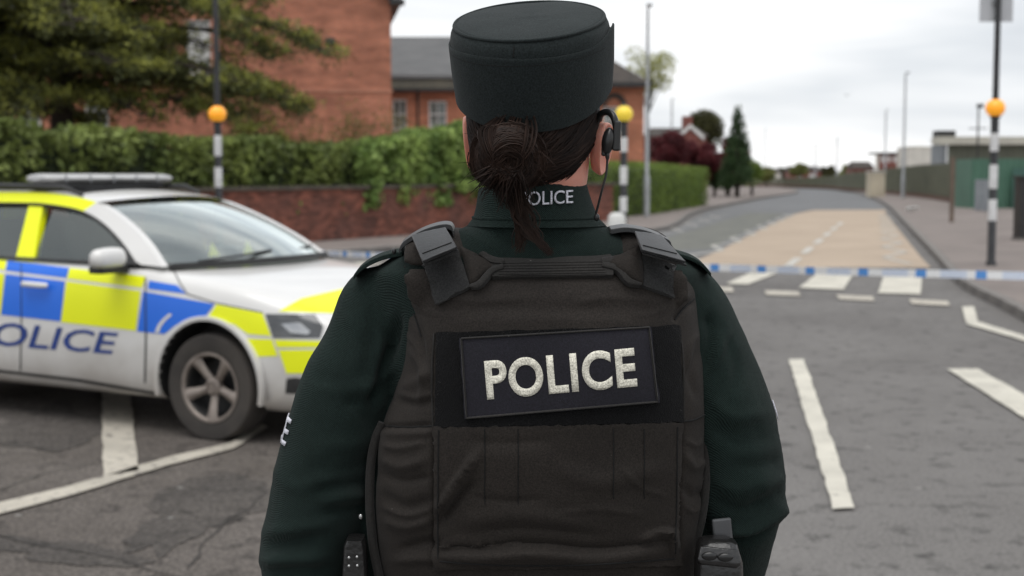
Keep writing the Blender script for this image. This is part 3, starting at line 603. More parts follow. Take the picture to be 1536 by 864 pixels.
# lamp posts
def lamp_post(u, Y, vtop, label, arm=1, r=.09):
    zt = At(u, vtop, Y).z; x_ = At(u, 262, Y).x
    e_ = empty('lamp_post', (x_, Y, .1), label=label, cat='lamp post', group='grey lamp posts along the road')
    MB().lathe([(r * 1.25, 0), (r * 1.25, 1.4), (r * .8, 1.5), (r * .55, zt - .2), (r * .5, zt)], 14).build('column', M_GALV, e_, 40)
    MB().box((0, -r * 1.25, .9), (.11, .02, .45)).build('access_door', M_GALV, e_)
    MB().tube([(0, 0, zt - .05), (0, -.03, zt + .05), (0, -.25, zt + .07)], .03).build('bracket', M_GALV, e_, 60)
    MB().ell((0, -.5, zt + .07), (.12, .3, .06)).build('lantern', M_GALV, e_, 180)
lamp_post(970, 49.5, 18, 'tall grey lamp post in front of the brick hall corner', -1)
lamp_post(1007, 118, 152, 'grey lamp post rising behind the trimmed hedge', 1, .11)
lamp_post(1355, 88, 114, 'tall grey lamp post beside the cream gate pillar, nearest on the right', 1, .1)
lamp_post(1327, 136, 168, 'grey lamp post just left of the tallest right-hand lamp post', 1, .11)
lamp_post(1255, 210, 208, 'far grey lamp post in the middle of the distant fence', 1, .13)
lamp_post(1223, 235, 218, 'farthest thin lamp post left of the middle distant one', 1, .13)
lamp_post(1147, 190, 196, 'faint far lamp post above the bend of the road', 1, .07)
cc = At(1466, 235, 84); e_ = empty('camera_mast', (cc.x, 84, .1), label='thin dark mast with camera above the industrial roof', cat='mast')
zt = At(1466, 164, 84).z; MB().tube([(0, 0, 0), (0, 0, zt)], [.07, .05]).build('column', M_DARK, e_, 60); MB().box((.05, -.1, zt + .1), (.3, .4, .22)).build('camera_head', M_DARK, e_); MB().box((0, 0, At(1466, 195, 84).z), (1.1, .06, .06)).build('cross_arm', M_DARK, e_)
# bird
bd = At(1270, 143, 120); mb = MB()
mb.ell((0, 0, 0), (.07, .2, .06)); 
for s in (-1, 1): mb.add([(s * .04, .08, .02), (s * .3, .06, .14), (s * .34, -.06, .13), (s * .04, -.1, .02), (s * .62, -.1, .06)], [(0, 1, 2, 3), (1, 4, 2)])
mb.add([(-.04, -.18, 0), (.04, -.18, 0), (.08, -.32, .01), (-.08, -.32, .01)], [(0, 1, 2, 3)])
o = mb.build('bird', M_GALV, None, 60); o.location = bd; tag(o, 'small grey bird flying in the cloudy sky', 'bird')
# ================================================================== VEGETATION
def leafmat(name, c1, c2, isl=.45, tr=.25): return pmat(name, c1, c2, scale=.9, rough=.6, island=isl, transl=tr, spec=.3)
M_HEDGE = leafmat('hedge_leaf', (.25, .30, .085), (.085, .12, .036), .6, .35)
M_SHRUB = leafmat('shrub_leaf', (.31, .41, .12), (.10, .17, .045), .6, .35)
M_HEDGE2 = leafmat('trimmed_hedge_leaf', (.21, .29, .06), (.12, .18, .04), .45, .3)
M_CEDAR = leafmat('cedar_needle', (.115, .125, .045), (.065, .075, .028), .5, .3)
M_CEDARTIP = leafmat('cedar_new_growth', (.31, .32, .07), (.19, .20, .045), .35, .35)
M_RED = leafmat('copper_leaf', (.17, .035, .04), (.085, .022, .026), .45, .3)
M_CONIF = leafmat('conifer_leaf', (.055, .10, .035), (.035, .065, .024), .45)
M_PALELEAF = leafmat('pale_spring_leaf', (.42, .43, .16), (.32, .33, .12), .3, .4)
M_OLIVELEAF = leafmat('olive_leaf', (.085, .085, .03), (.055, .055, .022), .4)
M_SAPLEAF = leafmat('sapling_leaf', (.20, .17, .05), (.13, .12, .04), .4, .4)
M_FARLEAF = leafmat('far_leaf', (.24, .25, .08), (.13, .15, .05), .3)
M_BARK = pmat('bark', (.05, .038, .03), (.03, .023, .018), scale=5, rough=.95, bump=.6)
M_TWIG = pmat('sapling_twig', (.14, .10, .055), (.09, .065, .035), scale=3, rough=.9)
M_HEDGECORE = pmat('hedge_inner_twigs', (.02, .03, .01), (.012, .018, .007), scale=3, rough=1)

def hedge(name, path, z0, z1, th, n, size, mat, label, lump=.25, seed=0, cat='hedge', core=True):
    """leaves spread through the outer shell of a long box with a lumpy outline"""
    P = [np.array(p, float) for p in path]; seg = np.array([np.linalg.norm(P[i + 1] - P[i]) for i in range(len(P) - 1)]); cum = np.concatenate([[0], np.cumsum(seg)]); tot = cum[-1]
    org = P[0]; e_ = empty(name, (org[0], org[1], 0), label=label, cat=cat)
    s = RNG.uniform(0, tot, n); i = np.clip(np.searchsorted(cum, s) - 1, 0, len(seg) - 1); t = ((s - cum[i]) / seg[i])[:, None]
    A_ = np.array(P); base = A_[i] * (1 - t) + A_[i + 1] * t; d = (A_[i + 1] - A_[i]) / seg[i][:, None]; nn = np.stack([d[:, 1], -d[:, 0]], 1)
    zt = np.interp(s / tot, np.linspace(0, 1, len(z1)), z1) if hasattr(z1, '__len__') else np.full(n, z1)
    lum = np.array([mnoise.noise((a * .55 + seed, seed, 0)) * .6 + mnoise.noise((a * 1.7 + seed, seed, 4)) * .4 for a in s])
    zt = zt + lump * lum
    which = RNG.random(n); u_ = RNG.uniform(0, 1, n)
    zz = np.where(which < .35, zt - np.abs(RNG.normal(0, .10, n)), z0 + (zt - z0) * u_)
    side_ = np.where(which < .35, RNG.uniform(-th, th, n), np.where(which < .85, th, -th) + RNG.normal(0, .09, n))
    bul = np.array([mnoise.noise((a * 1.3 + seed, b * 1.6, 7)) for a, b in zip(s, zz)])
    side_ = side_ + np.where(which >= .35, lump * .8 * bul * np.sign(side_), 0)
    V = np.concatenate([base - org + nn * side_[:, None], zz[:, None]], 1)
    np_mesh('foliage', leaf_verts(V, size), 4, mat, e_)
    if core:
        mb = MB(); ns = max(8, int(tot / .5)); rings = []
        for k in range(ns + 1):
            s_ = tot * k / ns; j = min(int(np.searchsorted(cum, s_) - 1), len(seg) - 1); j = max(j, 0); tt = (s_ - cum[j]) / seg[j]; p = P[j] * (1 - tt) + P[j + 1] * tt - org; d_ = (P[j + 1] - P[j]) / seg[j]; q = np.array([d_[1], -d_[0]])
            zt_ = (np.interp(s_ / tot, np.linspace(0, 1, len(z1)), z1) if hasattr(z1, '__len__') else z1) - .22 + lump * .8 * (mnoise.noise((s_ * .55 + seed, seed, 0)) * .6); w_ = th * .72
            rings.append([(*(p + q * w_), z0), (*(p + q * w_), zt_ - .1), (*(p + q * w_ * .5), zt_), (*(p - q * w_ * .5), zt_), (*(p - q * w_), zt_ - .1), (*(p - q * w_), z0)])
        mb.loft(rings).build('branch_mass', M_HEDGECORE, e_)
    return e_
nrm = Vector((-wd.y, wd.x, 0))
def wl(t, off): p = wp + wd * t + nrm * off; return (p.x, p.y)
# long dark hedge behind the garden wall (left) and the brighter shrubs spilling over its right end
hedge('garden_hedge', [wl(-22, .85), wl(-9, .85), wl(2.5, .85)], .6, [2.62, 2.7, 2.6, 2.35, 2.3], .5, 24000, .19, M_HEDGE, 'long dark green hedge growing above the brick garden wall', .45, 1)
hedge('leafy_shrub', [wl(2.2, .7), wl(6, .65), wl(10.5, .55)], .8, [2.25, 2.5, 2.75, 3.0, 2.9], .55, 13000, .2, M_SHRUB, 'bright green leafy shrub spilling over the wall behind the officer\'s neck', .4, 5, 'shrub')
sp_ = empty('trailing_ivy', (*wl(7.0, -.1), 0), label='bright green climbing leaves hanging down over the wall coping', cat='climber')
Pv = []
for t_ in np.arange(-.6, 4.2, .018):
    dn = .25 + .75 * max(0, mnoise.noise((t_ * 1.4, 3, 1))) + .25 * max(0, (t_ - 1) / 3)
    for _ in range(9): Pv.append((wd.x * t_ + nrm.x * random.uniform(-.18, .25), wd.y * t_ + nrm.y * random.uniform(-.18, .25), 1.42 - random.random() * dn))
np_mesh('foliage', leaf_verts(np.array(Pv), .13), 4, M_SHRUB, sp_)
# trimmed hedge on the right of the officer
hedge('trimmed_hedge', [(.6, 43.5), (4.5, 52.8), (8.9, 69.3)], .1, [2.1, 2.05, 1.95], .7, 26000, .10, M_HEDGE2, 'neatly trimmed bright green hedge beside the far left pavement', .07, 9)

def tree(name, base, h, label, crown_mat, clumps, leaf, nleaf, trunk_r=.16, group=None, limbs=True, flat=0.0, droop=0.0, cat='tree'):
    """tapered trunk, limbs to each clump, leaves filling the clumps. clumps: list of (x,y,z,rx,ry,rz)"""
    e_ = empty(name, base, label=label, cat=cat)
    if group: e_['group'] = group
    mb = MB(); mb.tube([(0, 0, 0), (.03, .02, h * .3), (-.04, .05, h * .6), (.02, 0, h * .9)], [trunk_r * 1.3, trunk_r, trunk_r * .7, trunk_r * .25], 9)
    tr = mb.build('trunk', M_BARK, e_, 60); lm = MB(); P = []
    tot = sum(c[3] * c[4] + c[4] * c[5] + c[3] * c[5] for c in clumps)
    for c in clumps:
        z_ = min(max(c[2] * .75, h * .2), h * .85)
        if limbs: lm.tube([(0, 0, z_), (c[0] * .5, c[1] * .5, (z_ + c[2]) / 2 + .1), (c[0], c[1], c[2])], [trunk_r * .45, trunk_r * .28, trunk_r * .1], 6)
        k = int(nleaf * (c[3] * c[4] + c[4] * c[5] + c[3] * c[5]) / tot); d = RNG.normal(size=(k, 3)); d /= np.linalg.norm(d, axis=1)[:, None]; rr = RNG.uniform(.35, 1.05, k)[:, None] ** .6
        P.append(np.array(c[:3]) + d * rr * np.array(c[3:6]))
    if limbs: lm.build('limb', M_BARK, e_, 60)
    np_mesh('crown', leaf_verts(np.concatenate(P), leaf, flat, .5, droop), 4, crown_mat, e_)
    return e_
def ballclumps(n, cx, cy, cz_, rx, ry, rz_, r0, r1):
    out = []
    for _ in range(n):
        d = RNG.normal(size=3); d /= np.linalg.norm(d); q = RNG.uniform(.3, 1) ** .5; r_ = RNG.uniform(r0, r1); out.append((cx + d[0] * rx * q, cy + d[1] * ry * q, cz_ + d[2] * rz_ * q, r_, r_, r_ * .8))
    return out
# cedars: tiers of flat drooping sprays with yellow-green new growth at the tips
def cedar(base, h, label, tiers, reach, seed):
    rs = random.Random(seed); e_ = empty('cedar_tree', base, label=label, cat='tree', group='dark conifers behind the garden wall')
    MB().tube([(0, 0, 0), (.06, .03, h * .3), (-.03, 0, h * .6), (0, .02, h)], [.34, .27, .19, .04], 10).build('trunk', M_BARK, e_, 60)
    lm = MB(); dark = []; tips = []
    for z_, L_, azs in tiers:
        for az in azs:
            a = math.radians(az + rs.uniform(-10, 10)); L = L_ * rs.uniform(.85, 1.1); zz = z_ + rs.uniform(-.5, .5); d = np.array([math.cos(a), math.sin(a)]); n_ = np.array([-d[1], d[0]])
            rs_dr = rs.uniform(.10, .26)
            def cl(t): return np.array([*(d * L * t), zz + .55 * math.sin(t * 2.0) * L * .18 - rs_dr * L * t * t])
            lm.tube([cl(k / 6) for k in range(7)], [.085 * (1 - k / 7.5) for k in range(7)], 6)
            for k in range(int(13 * L / 3)):
                t = rs.uniform(.22, 1.0); c = cl(t); w_ = (1 - t * .65) * L * .30 + .15; s_ = rs.choice((-1, 1)); q = c + np.array([*(n_ * s_ * w_ * rs.uniform(.5, 1) + d * w_ * .5), -.06 * rs.random() - .1 * w_])
                lm.tube([c, (c + q) / 2 + np.array([0, 0, .04]), q], [.028, .02, .008], 4)
                m = 50; f = np.array([rs.random() for _ in range(m)])[:, None]; spread = RNG.normal(0, .14, (m, 3)) * np.array([1.25, 1.25, .95])
                pts = c + (q - c) * f ** .7 + spread; pts[:, 2] -= RNG.uniform(0, .1, m)
                dark.append(pts)
                tm = 40; f = RNG.uniform(.55, 1.12, tm)[:, None]; tp = c + (q - c) * f + RNG.normal(0, .12, (tm, 3)) * np.array([1.2, 1.2, .7]); tp[:, 2] += .05
                tips.append(tp)
    lm.build('limb', M_BARK, e_, 60)
    def gap(pts):                         # an open window in the crown, the sash window of the house shows through it
        w_ = pts + np.array(base); dd = w_[:, 1] * _c - (w_[:, 2] - CAM_H) * _s; uu = 768 + FPX * w_[:, 0] / dd; vv = 432 - FPX * (w_[:, 1] * _s + (w_[:, 2] - CAM_H) * _c) / dd
        return pts[~((np.abs(uu - 304) < 22) & (np.abs(vv - 72) < 42) & (RNG.random(len(pts)) < .86))]
    dark = [gap(np.concatenate(dark))]; tips = [gap(np.concatenate(tips))]
    np_mesh('crown', leaf_verts(np.concatenate(dark), .17, .05, .3, .5), 4, M_CEDAR, e_)
    np_mesh('new_growth', leaf_verts(np.concatenate(tips), .16, .2, .35, .3), 4, M_CEDARTIP, e_)
b1_ = At(92, 262, 34.5)
full = list(range(0, 360, 40))
cedar((b1_.x, 34.5, .1), 11.5, 'broad dark cedar reaching its branches toward the brick gable', [(3.35, 3.9, [-40, -95, -140]), (3.7, 4.9, [-15, -50, -100, -155, 160, 30]), (4.1, 5.6, [-8, -40, 15, 50]), (4.7, 4.9, full), (5.4, 6.2, [-20, 5, 35, -60, -100, -140, 180, 90]), (6.1, 5.0, full), (6.9, 4.4, full), (7.8, 3.8, full), (8.8, 2.9, full), (9.9, 1.9, full)], 5, 3)
b2_ = At(12, 262, 36.5)
cedar((b2_.x - .3, 36.5, .1), 12.5, 'second dark cedar cut by the left edge of the picture', [(3.5, 3.2, [-20, -70, -120]), (4.2, 3.8, full), (5.1, 4.0, full), (6.0, 4.0, full), (7.0, 3.6, full), (8.2, 3.2, full), (9.4, 2.4, full), (10.6, 1.6, full)], 4, 8)
# thin brown saplings in front of the gable
SAPL = ('leftmost twiggy sapling above the hedge, nearest the cedar', 'second twiggy sapling from the cedar, before the brick gable', 'third twiggy sapling from the cedar, below the wall lamp', 'tallest twiggy sapling before the right part of the gable', 'twiggy sapling right at the brick gable\'s corner', 'twiggy sapling between the two white sash windows', 'small twiggy sapling above the leafy shrub beside the officer\'s cap')
for k, (u_, vt, n_) in enumerate(((372, 150, 9), (430, 168, 8), (480, 175, 8), (540, 152, 9), (575, 170, 6), (620, 172, 6), (690, 180, 5))):
    Y_ = 38.5 + (k % 3) * 1.2; b_ = At(u_, 262, Y_); e_ = empty('sapling', (b_.x, Y_, .1), label=SAPL[k], cat='sapling', group='twiggy saplings above the hedge')
    mb = MB(); lf = []; zt = At(u_, vt, Y_).z
    for _ in range(n_):
        a = random.uniform(0, 6.28); rr = random.uniform(.2, .75); z1_ = zt * random.uniform(.72, 1.0); q = [(0, 0, 0), (math.cos(a) * rr * .3, math.sin(a) * rr * .3, z1_ * .5), (math.cos(a) * rr, math.sin(a) * rr, z1_)]
        mb.tube(q, [.03, .02, .006], 5)
        for j in range(170):
            f = random.uniform(.35, 1); lf.append((math.cos(a) * rr * f + random.gauss(0, .22), math.sin(a) * rr * f + random.gauss(0, .22), z1_ * f + random.gauss(0, .15)))
    mb.build('stems', M_TWIG, e_, 60); np_mesh('crown', leaf_verts(np.array(lf), .11, 0, .4), 4, M_SAPLEAF, e_)
# trees down the road
def px_tree(name, u, Y, vtop, vbot, wpx, mat, label, nl, leaf, ncl, r0, r1, trunk=.16, **k):
    x_ = At(u, 262, Y).x; zt = At(u, vtop, Y).z; zb = max(At(u, vbot, Y).z, .5); rx = wpx / 2 * Y / FPX
    return tree(name, (x_, Y, .08), zt * .92, label, mat, ballclumps(ncl, 0, 0, (zt + zb) / 2, max(rx - r1 * .6, .3), max(rx - r1 * .6, .3), max((zt - zb) / 2 - r1 * .5, .3), r0, r1), leaf, nl, trunk, **k)
px_tree('copper_tree', 1000, 92, 192, 280, 78, M_RED, 'dark red copper tree nearest the trimmed hedge', 8000, .22, 16, .4, .8)
px_tree('copper_tree', 1050, 96, 206, 282, 80, M_RED, 'dark red copper tree below the white gable', 8000, .22, 18, .4, .8)
px_tree('copper_tree', 1092, 99, 198, 280, 60, M_RED, 'dark red copper tree beside the tall dark conifer', 7000, .22, 14, .4, .8)
px_tree('round_tree', 1057, 140, 164, 230, 62, M_OLIVELEAF, 'round olive brown tree rising behind the gabled house', 8000, .34, 20, .8, 1.4)
px_tree('spring_tree', 972, 78, 66, 150, 92, M_PALELEAF, 'pale sparse spring tree behind the tall lamp post', 2600, .16, 24, .4, .75, trunk=.11)
for (u_, Y_, vt, vb, w_, mt, lb) in ((1128, 101, 238, 285, 34, M_HEDGE2, 'small green bush at the foot of the tall conifer'), (1072, 96, 252, 284, 46, M_CONIF, 'dark green bush below the copper trees'), (1018, 90, 258, 284, 40, M_CONIF, 'dark green bush at the end of the trimmed hedge'),
        (1150, 170, 250, 276, 30, M_FARLEAF, 'yellow green bush beside the bend of the road'), (1200, 240, 243, 270, 36, M_FARLEAF, 'yellow green tree before the far row of houses'), (1240, 270, 246, 270, 34, M_OLIVELEAF, 'olive tree right of the far row of houses'), (1272, 250, 248, 272, 30, M_FARLEAF, 'yellow green tree left of the small red house'), (1172, 285, 250, 268, 30, M_OLIVELEAF, 'low olive tree at the road\'s vanishing end')):
    px_tree('roadside_bush', u_, Y_, vt, vb, w_, mt, lb, 1800, .25 * Y_ / 110, 9, .5, 1.0, .1)
# slim pointed conifer
x_ = At(1106, 262, 93).x; zt = At(1106, 160, 93).z
cl = []
for k in range(26):
    z_ = .9 + (zt - 1.0) * k / 26; r_ = 1.15 * (1 - k / 27) ** .75 + .06
    for _ in range(4): a = random.uniform(0, 6.28); cl.append((math.cos(a) * r_ * .65, math.sin(a) * r_ * .65, z_ + random.uniform(-.15, .15), r_ * .5, r_ * .5, .3))
tree('conifer_tree', (x_, 93, .08), zt, 'tall narrow dark green conifer beside the copper trees', M_CONIF, cl, .2, 6500, .14, limbs=False, droop=.5)
# distant wood on the skyline
far_p = []
for _ in range(14000):
    t = random.random(); X = -20 + 160 * t; h_ = 2.2 + 2.5 * (mnoise.noise((X * .09, 2, 0)) + .4 * mnoise.noise((X * .4, 5, 0))); far_p.append((X, 420 + random.uniform(-4, 4), max(.2, h_ * random.random() ** .5)))
o = np_mesh('far_wood', leaf_verts(np.array(far_p), .9), 4, M_FARLEAF); tag(o, 'distant low line of green trees on the skyline', 'trees', kind='stuff')
# weeds along the fence foot
wp_ = []
for _ in range(1500):
    t = random.random(); a = Vector((21.5, 63.5)).lerp(Vector((15.5, 40)), t); j = mnoise.noise((t * 9, 0, 0))
    if j > -.05: wp_.append((a.x + random.gauss(0, .25) + 2.0, a.y + random.gauss(0, .3), .12 + random.random() * .3))
o = np_mesh('weeds', leaf_verts(np.array(wp_), .16), 4, leafmat('weed_leaf', (.24, .21, .04), (.10, .13, .03))); tag(o, 'yellow flowering weeds along the foot of the fence', 'weeds', kind='stuff')
# ================================================================== POLICE TAPE
M_TAPE = bpy.data.materials.new('barrier_tape'); M_TAPE.use_nodes = True
n, l, b = nodes_of(M_TAPE); b.inputs['Roughness'].default_value = .35
uvn = n.new('ShaderNodeAttribute'); uvn.attribute_name = 'along'
def mth(op, a, bb=None):
    q = n.new('ShaderNodeMath'); q.operation = op
    for i_, x_ in enumerate((a, bb)):
        if x_ is None: continue
        if isinstance(x_, (int, float)): q.inputs[i_].default_value = x_
        else: l.new(x_, q.inputs[i_])
    return q.outputs[0]
ph = mth('FRACT', mth('DIVIDE', uvn.outputs['Fac'], .62)); blue = mth('LESS_THAN', ph, .18); txt = mth('MULTIPLY', mth('GREATER_THAN', ph, .42), mth('LESS_THAN', ph, .86))
fine = mth('MULTIPLY', mth('GREATER_THAN', mth('FRACT', mth('DIVIDE', uvn.outputs['Fac'], .021)), .52), txt)
fac = mth('MAXIMUM', blue, mth('MULTIPLY', fine, .6))
mi = n.new('ShaderNodeMix'); mi.data_type = 'RGBA'; mi.inputs[6].default_value = (.80, .80, .80, 1); mi.inputs[7].default_value = (.09, .28, .66, 1); l.new(fac, mi.inputs[0]); l.new(mi.outputs[2], b.inputs['Base Color'])
tp = [(326, 371, 24.8), (395, 374.5, 23.3), (470, 378.5, 22), (570, 383, 20.6), (700, 389, 19), (850, 395, 17.4), (1000, 399, 16.1), (1100, 402, 15.5), (1250, 407, 14.6), (1400, 410.5, 13.9), (1536, 414, 13.3), (1640, 416.5, 12.9)]
Q = [Vector(q) for q in crom([tuple(At(*t)) for t in tp], 10)]
mb = MB(); al = []; s_ = 0; rings = []
for i_, q in enumerate(Q):
    if i_: s_ += (q - Q[i_ - 1]).length
    tw = .35 * mnoise.noise((s_ * .35, 2, 0)); up = Vector((-math.sin(tw) * .4, -math.sin(tw), math.cos(tw))).normalized(); wv = .038 + .004 * mnoise.noise((s_ * .9, 5, 0)); rings.append([q - up * wv, q + up * wv]); al += [s_, s_]
mb.loft(rings, False, False); tape = mb.build('police_tape', M_TAPE, None, 180)
at = tape.data.attributes.new('along', 'FLOAT', 'POINT'); at.data.foreach_set('value', al)
tag(tape, 'blue and white police cordon tape stretched across the road', 'tape')
pp = At(1640, 416.5, 12.9); tpost = empty('tape_post', (pp.x + .05, pp.y, .118), label='grey sign post on the right pavement holding the tape end', cat='post')
MB().tube([(0, 0, 0), (0, 0, 2.2)], .038, 12).build('pole', M_GALV, tpost, 60); MB().tube([(-.05, 0, pp.z - .16), (.05, 0, pp.z - .08)], .045, 10).build('clip', M_DARK, tpost, 60)

# ================================================================== POLICE CAR
YAW = math.radians(29.5); ch = Vector((math.cos(YAW), -math.sin(YAW), 0)); cl_ = Vector((math.sin(YAW), math.cos(YAW), 0))
F0 = G(322, 660) + cl_ * .84
car = empty('police_car', F0, -YAW, label='white police estate car with yellow and blue check livery and roof light bar', cat='car')
bpy.context.view_layer.update(); CM = Matrix.Translation(F0) @ Matrix.Rotation(-YAW, 4, 'Z'); CMI = CM.inverted()
M_CARW = pmat('car_white', (.74, .73, .71), (.69, .68, .66), scale=1.5, rough=.28, coat=.6)
n, l, b = nodes_of(M_CARW); tcn = [x for x in n if x.type == 'TEX_COORD'][0]; base = b.inputs['Base Color'].links[0].from_socket
sx = n.new('ShaderNodeSeparateXYZ'); l.new(tcn.outputs['Object'], sx.inputs[0]); dn = n.new('ShaderNodeTexNoise'); dn.inputs['Scale'].default_value = 5; dn.inputs['Detail'].default_value = 6; l.new(tcn.outputs['Object'], dn.inputs[0])
m1 = n.new('ShaderNodeMath'); m1.operation = 'MULTIPLY_ADD'; m1.inputs[1].default_value = -.35; l.new(dn.outputs[0], m1.inputs[0]); l.new(sx.outputs[2], m1.inputs[2])
r1 = n.new('ShaderNodeMapRange'); r1.inputs[1].default_value = .02; r1.inputs[2].default_value = .42; r1.inputs[3].default_value = .75; r1.inputs[4].default_value = 0; l.new(m1.outputs[0], r1.inputs[0])
mi = n.new('ShaderNodeMix'); mi.data_type = 'RGBA'; l.new(r1.outputs[0], mi.inputs[0]); l.new(base, mi.inputs[6]); mi.inputs[7].default_value = (.27, .23, .19, 1); l.new(mi.outputs[2], b.inputs['Base Color'])   # road dirt thrown up from the wheels
M_CARBLK = pmat('car_black_plastic', (.018, .018, .018), (.028, .028, .028), rough=.5)
M_GLOSSBLK = pmat('gloss_black', (.015, .015, .016), rough=.12, coat=.5)
M_TYRE = pmat('tyre_rubber', (.035, .031, .028), (.06, .052, .045), scale=4, rough=.85, bump=.3)
M_ALLOY = pmat('dirty_alloy', (.34, .295, .26), (.20, .17, .15), scale=9, rough=.5, metal=.55)
M_YEL = pmat('fluorescent_yellow', (.90, .95, .004), (.86, .92, .004), scale=2, rough=.45)
M_BLUE = pmat('battenburg_blue', (.018, .165, .78), (.016, .15, .72), scale=2, rough=.4)
M_NAVY = pmat('letter_blue', (.02, .055, .25), rough=.4)
M_GREYLINE = pmat('reflective_grey_line', (.52, .50, .52), rough=.4)
M_HLAMP = pmat('headlight_lens', (.085, .09, .095), (.05, .053, .056), scale=12, rough=.1, coat=.8)
M_LAMP = pmat('lamp_silver', (.6, .6, .6), rough=.1, metal=.8)
M_INT = pmat('car_interior', (.03, .03, .032), (.045, .045, .048), rough=.8)
M_BAR = pmat('light_bar_lens', (.50, .50, .49), (.38, .38, .38), scale=6, rough=.3, coat=.3)
def glassmat(name, tint, refl=1.0):
    m = bpy.data.materials.new(name); m.use_nodes = True; n = m.node_tree.nodes; l = m.node_tree.links; n.remove(n['Principled BSDF'])
    t = n.new('ShaderNodeBsdfTransparent'); t.inputs[0].default_value = (*tint, 1); gl = n.new('ShaderNodeBsdfGlossy'); gl.inputs['Roughness'].default_value = .07; gl.inputs[0].default_value = (.93, 1.0, .98, 1)
    fr = n.new('ShaderNodeFresnel'); fr.inputs[0].default_value = 1.55; tcg = n.new('ShaderNodeTexCoord'); nzg = n.new('ShaderNodeTexNoise'); nzg.inputs['Scale'].default_value = 2.0; l.new(tcg.outputs['Object'], nzg.inputs[0])
    ma = n.new('ShaderNodeMath'); ma.operation = 'MULTIPLY_ADD'; ma.inputs[1].default_value = refl; ma.inputs[2].default_value = .05; l.new(fr.outputs[0], ma.inputs[0])
    ms = n.new('ShaderNodeMixShader'); l.new(ma.outputs[0], ms.inputs[0]); l.new(t.outputs[0], ms.inputs[1]); l.new(gl.outputs[0], ms.inputs[2]); l.new(ms.outputs[0], n['Material Output'].inputs[0]); return m
M_WS = glassmat('windscreen_glass', (.78, .86, .84), 3.1); M_SIDEGL = glassmat('side_glass', (.45, .50, .49), 1.5)

ST = [(.945, .40, .30, .58, .59), (.925, .55, .24, .64, .655), (.86, .68, .20, .70, .72), (.74, .775, .185, .765, .79), (.55, .84, .185, .84, .87), (.28, .88, .19, .91, .945), (0, .895, .2, .955, .99), (-.3, .90, .2, .99, 1.02), (-.48, .903, .2, 1.015, 1.04),
      (-.8, .905, .2, 1.03, 1.04), (-1.5, .905, .2, 1.04, 1.045), (-2.5, .905, .2, 1.06, 1.06), (-3.2, .89, .22, 1.08, 1.08), (-3.55, .84, .25, 1.07, 1.07), (-3.72, .74, .30, 1.03, 1.03), (-3.77, .62, .35, .98, .98)]
ST = crom(ST, 3)
FR = [(0, 0), (.135, .0), (.06, .03), (.03, .09), (.008, .2), (0, .4), (0, .6), (.005, .74), (.016, .86), (.038, .95), (.075, 1.0)]
mb = MB(); rings = []
for x_, w_, zb, ze, zc in ST:
    half = [(w_ - a if i_ else 0, zb + (ze - zb) * f) for i_, (a, f) in enumerate(FR)] + [(w_ * .82, ze + (zc - ze) * .45), (w_ * .5, ze + (zc - ze) * .85), (0, zc)]
    ring = [(x_, -y_, z_) for y_, z_ in half] + [(x_, y_, z_) for y_, z_ in reversed(half[1:-1])]
    rings.append(ring)
mb.loft(rings); nr = len(rings[0]); nh = len(half)
# cabin deck faces (top, behind the cowl) are dark trim
for fi in range((len(rings) - 1) * nr):
    i_, j_ = divmod(fi, nr)
    if ST[i_][0] < -.52 and 10 <= j_ < nr - 11 and ST[i_][0] > -3.5: mb.m[fi] = 1
body = mb.build('body', [M_CARW, M_INT], car, 180)
sub = body.modifiers.new('s', 'SUBSURF'); sub.levels = sub.render_levels = 1; realise(body); body.parent = car
bpy.context.view_layer.update()
CB = BVHTree.FromPolygons([v.co.copy() for v in body.data.vertices], [tuple(p.vertices) for p in body.data.polygons])   # car-local
cut = MB()
for x_ in (0, -2.68):
    for s in (-1, 1):
        cut.lathe([(.395, -.25), (.395, .25)], 40, (x_, s * .88, .335), Matrix.Rotation(math.pi / 2, 3, 'X'))
cut.box((.3, 0, .12), (.001, .001, .001))
cu = cut.build('cut', M_CARBLK, None); cu.matrix_world = CM
bo_ = body.modifiers.new('b', 'BOOLEAN'); bo_.object = cu; bo_.operation = 'DIFFERENCE'; bo_.solver = 'EXACT'; bo_.material_mode = 'TRANSFER'
bpy.context.view_layer.update(); realise(body); bpy.data.objects.remove(cu)
body.data.polygons.foreach_set('use_smooth', [True] * len(body.data.polygons)); body.data.set_sharp_from_angle(angle=math.radians(35))
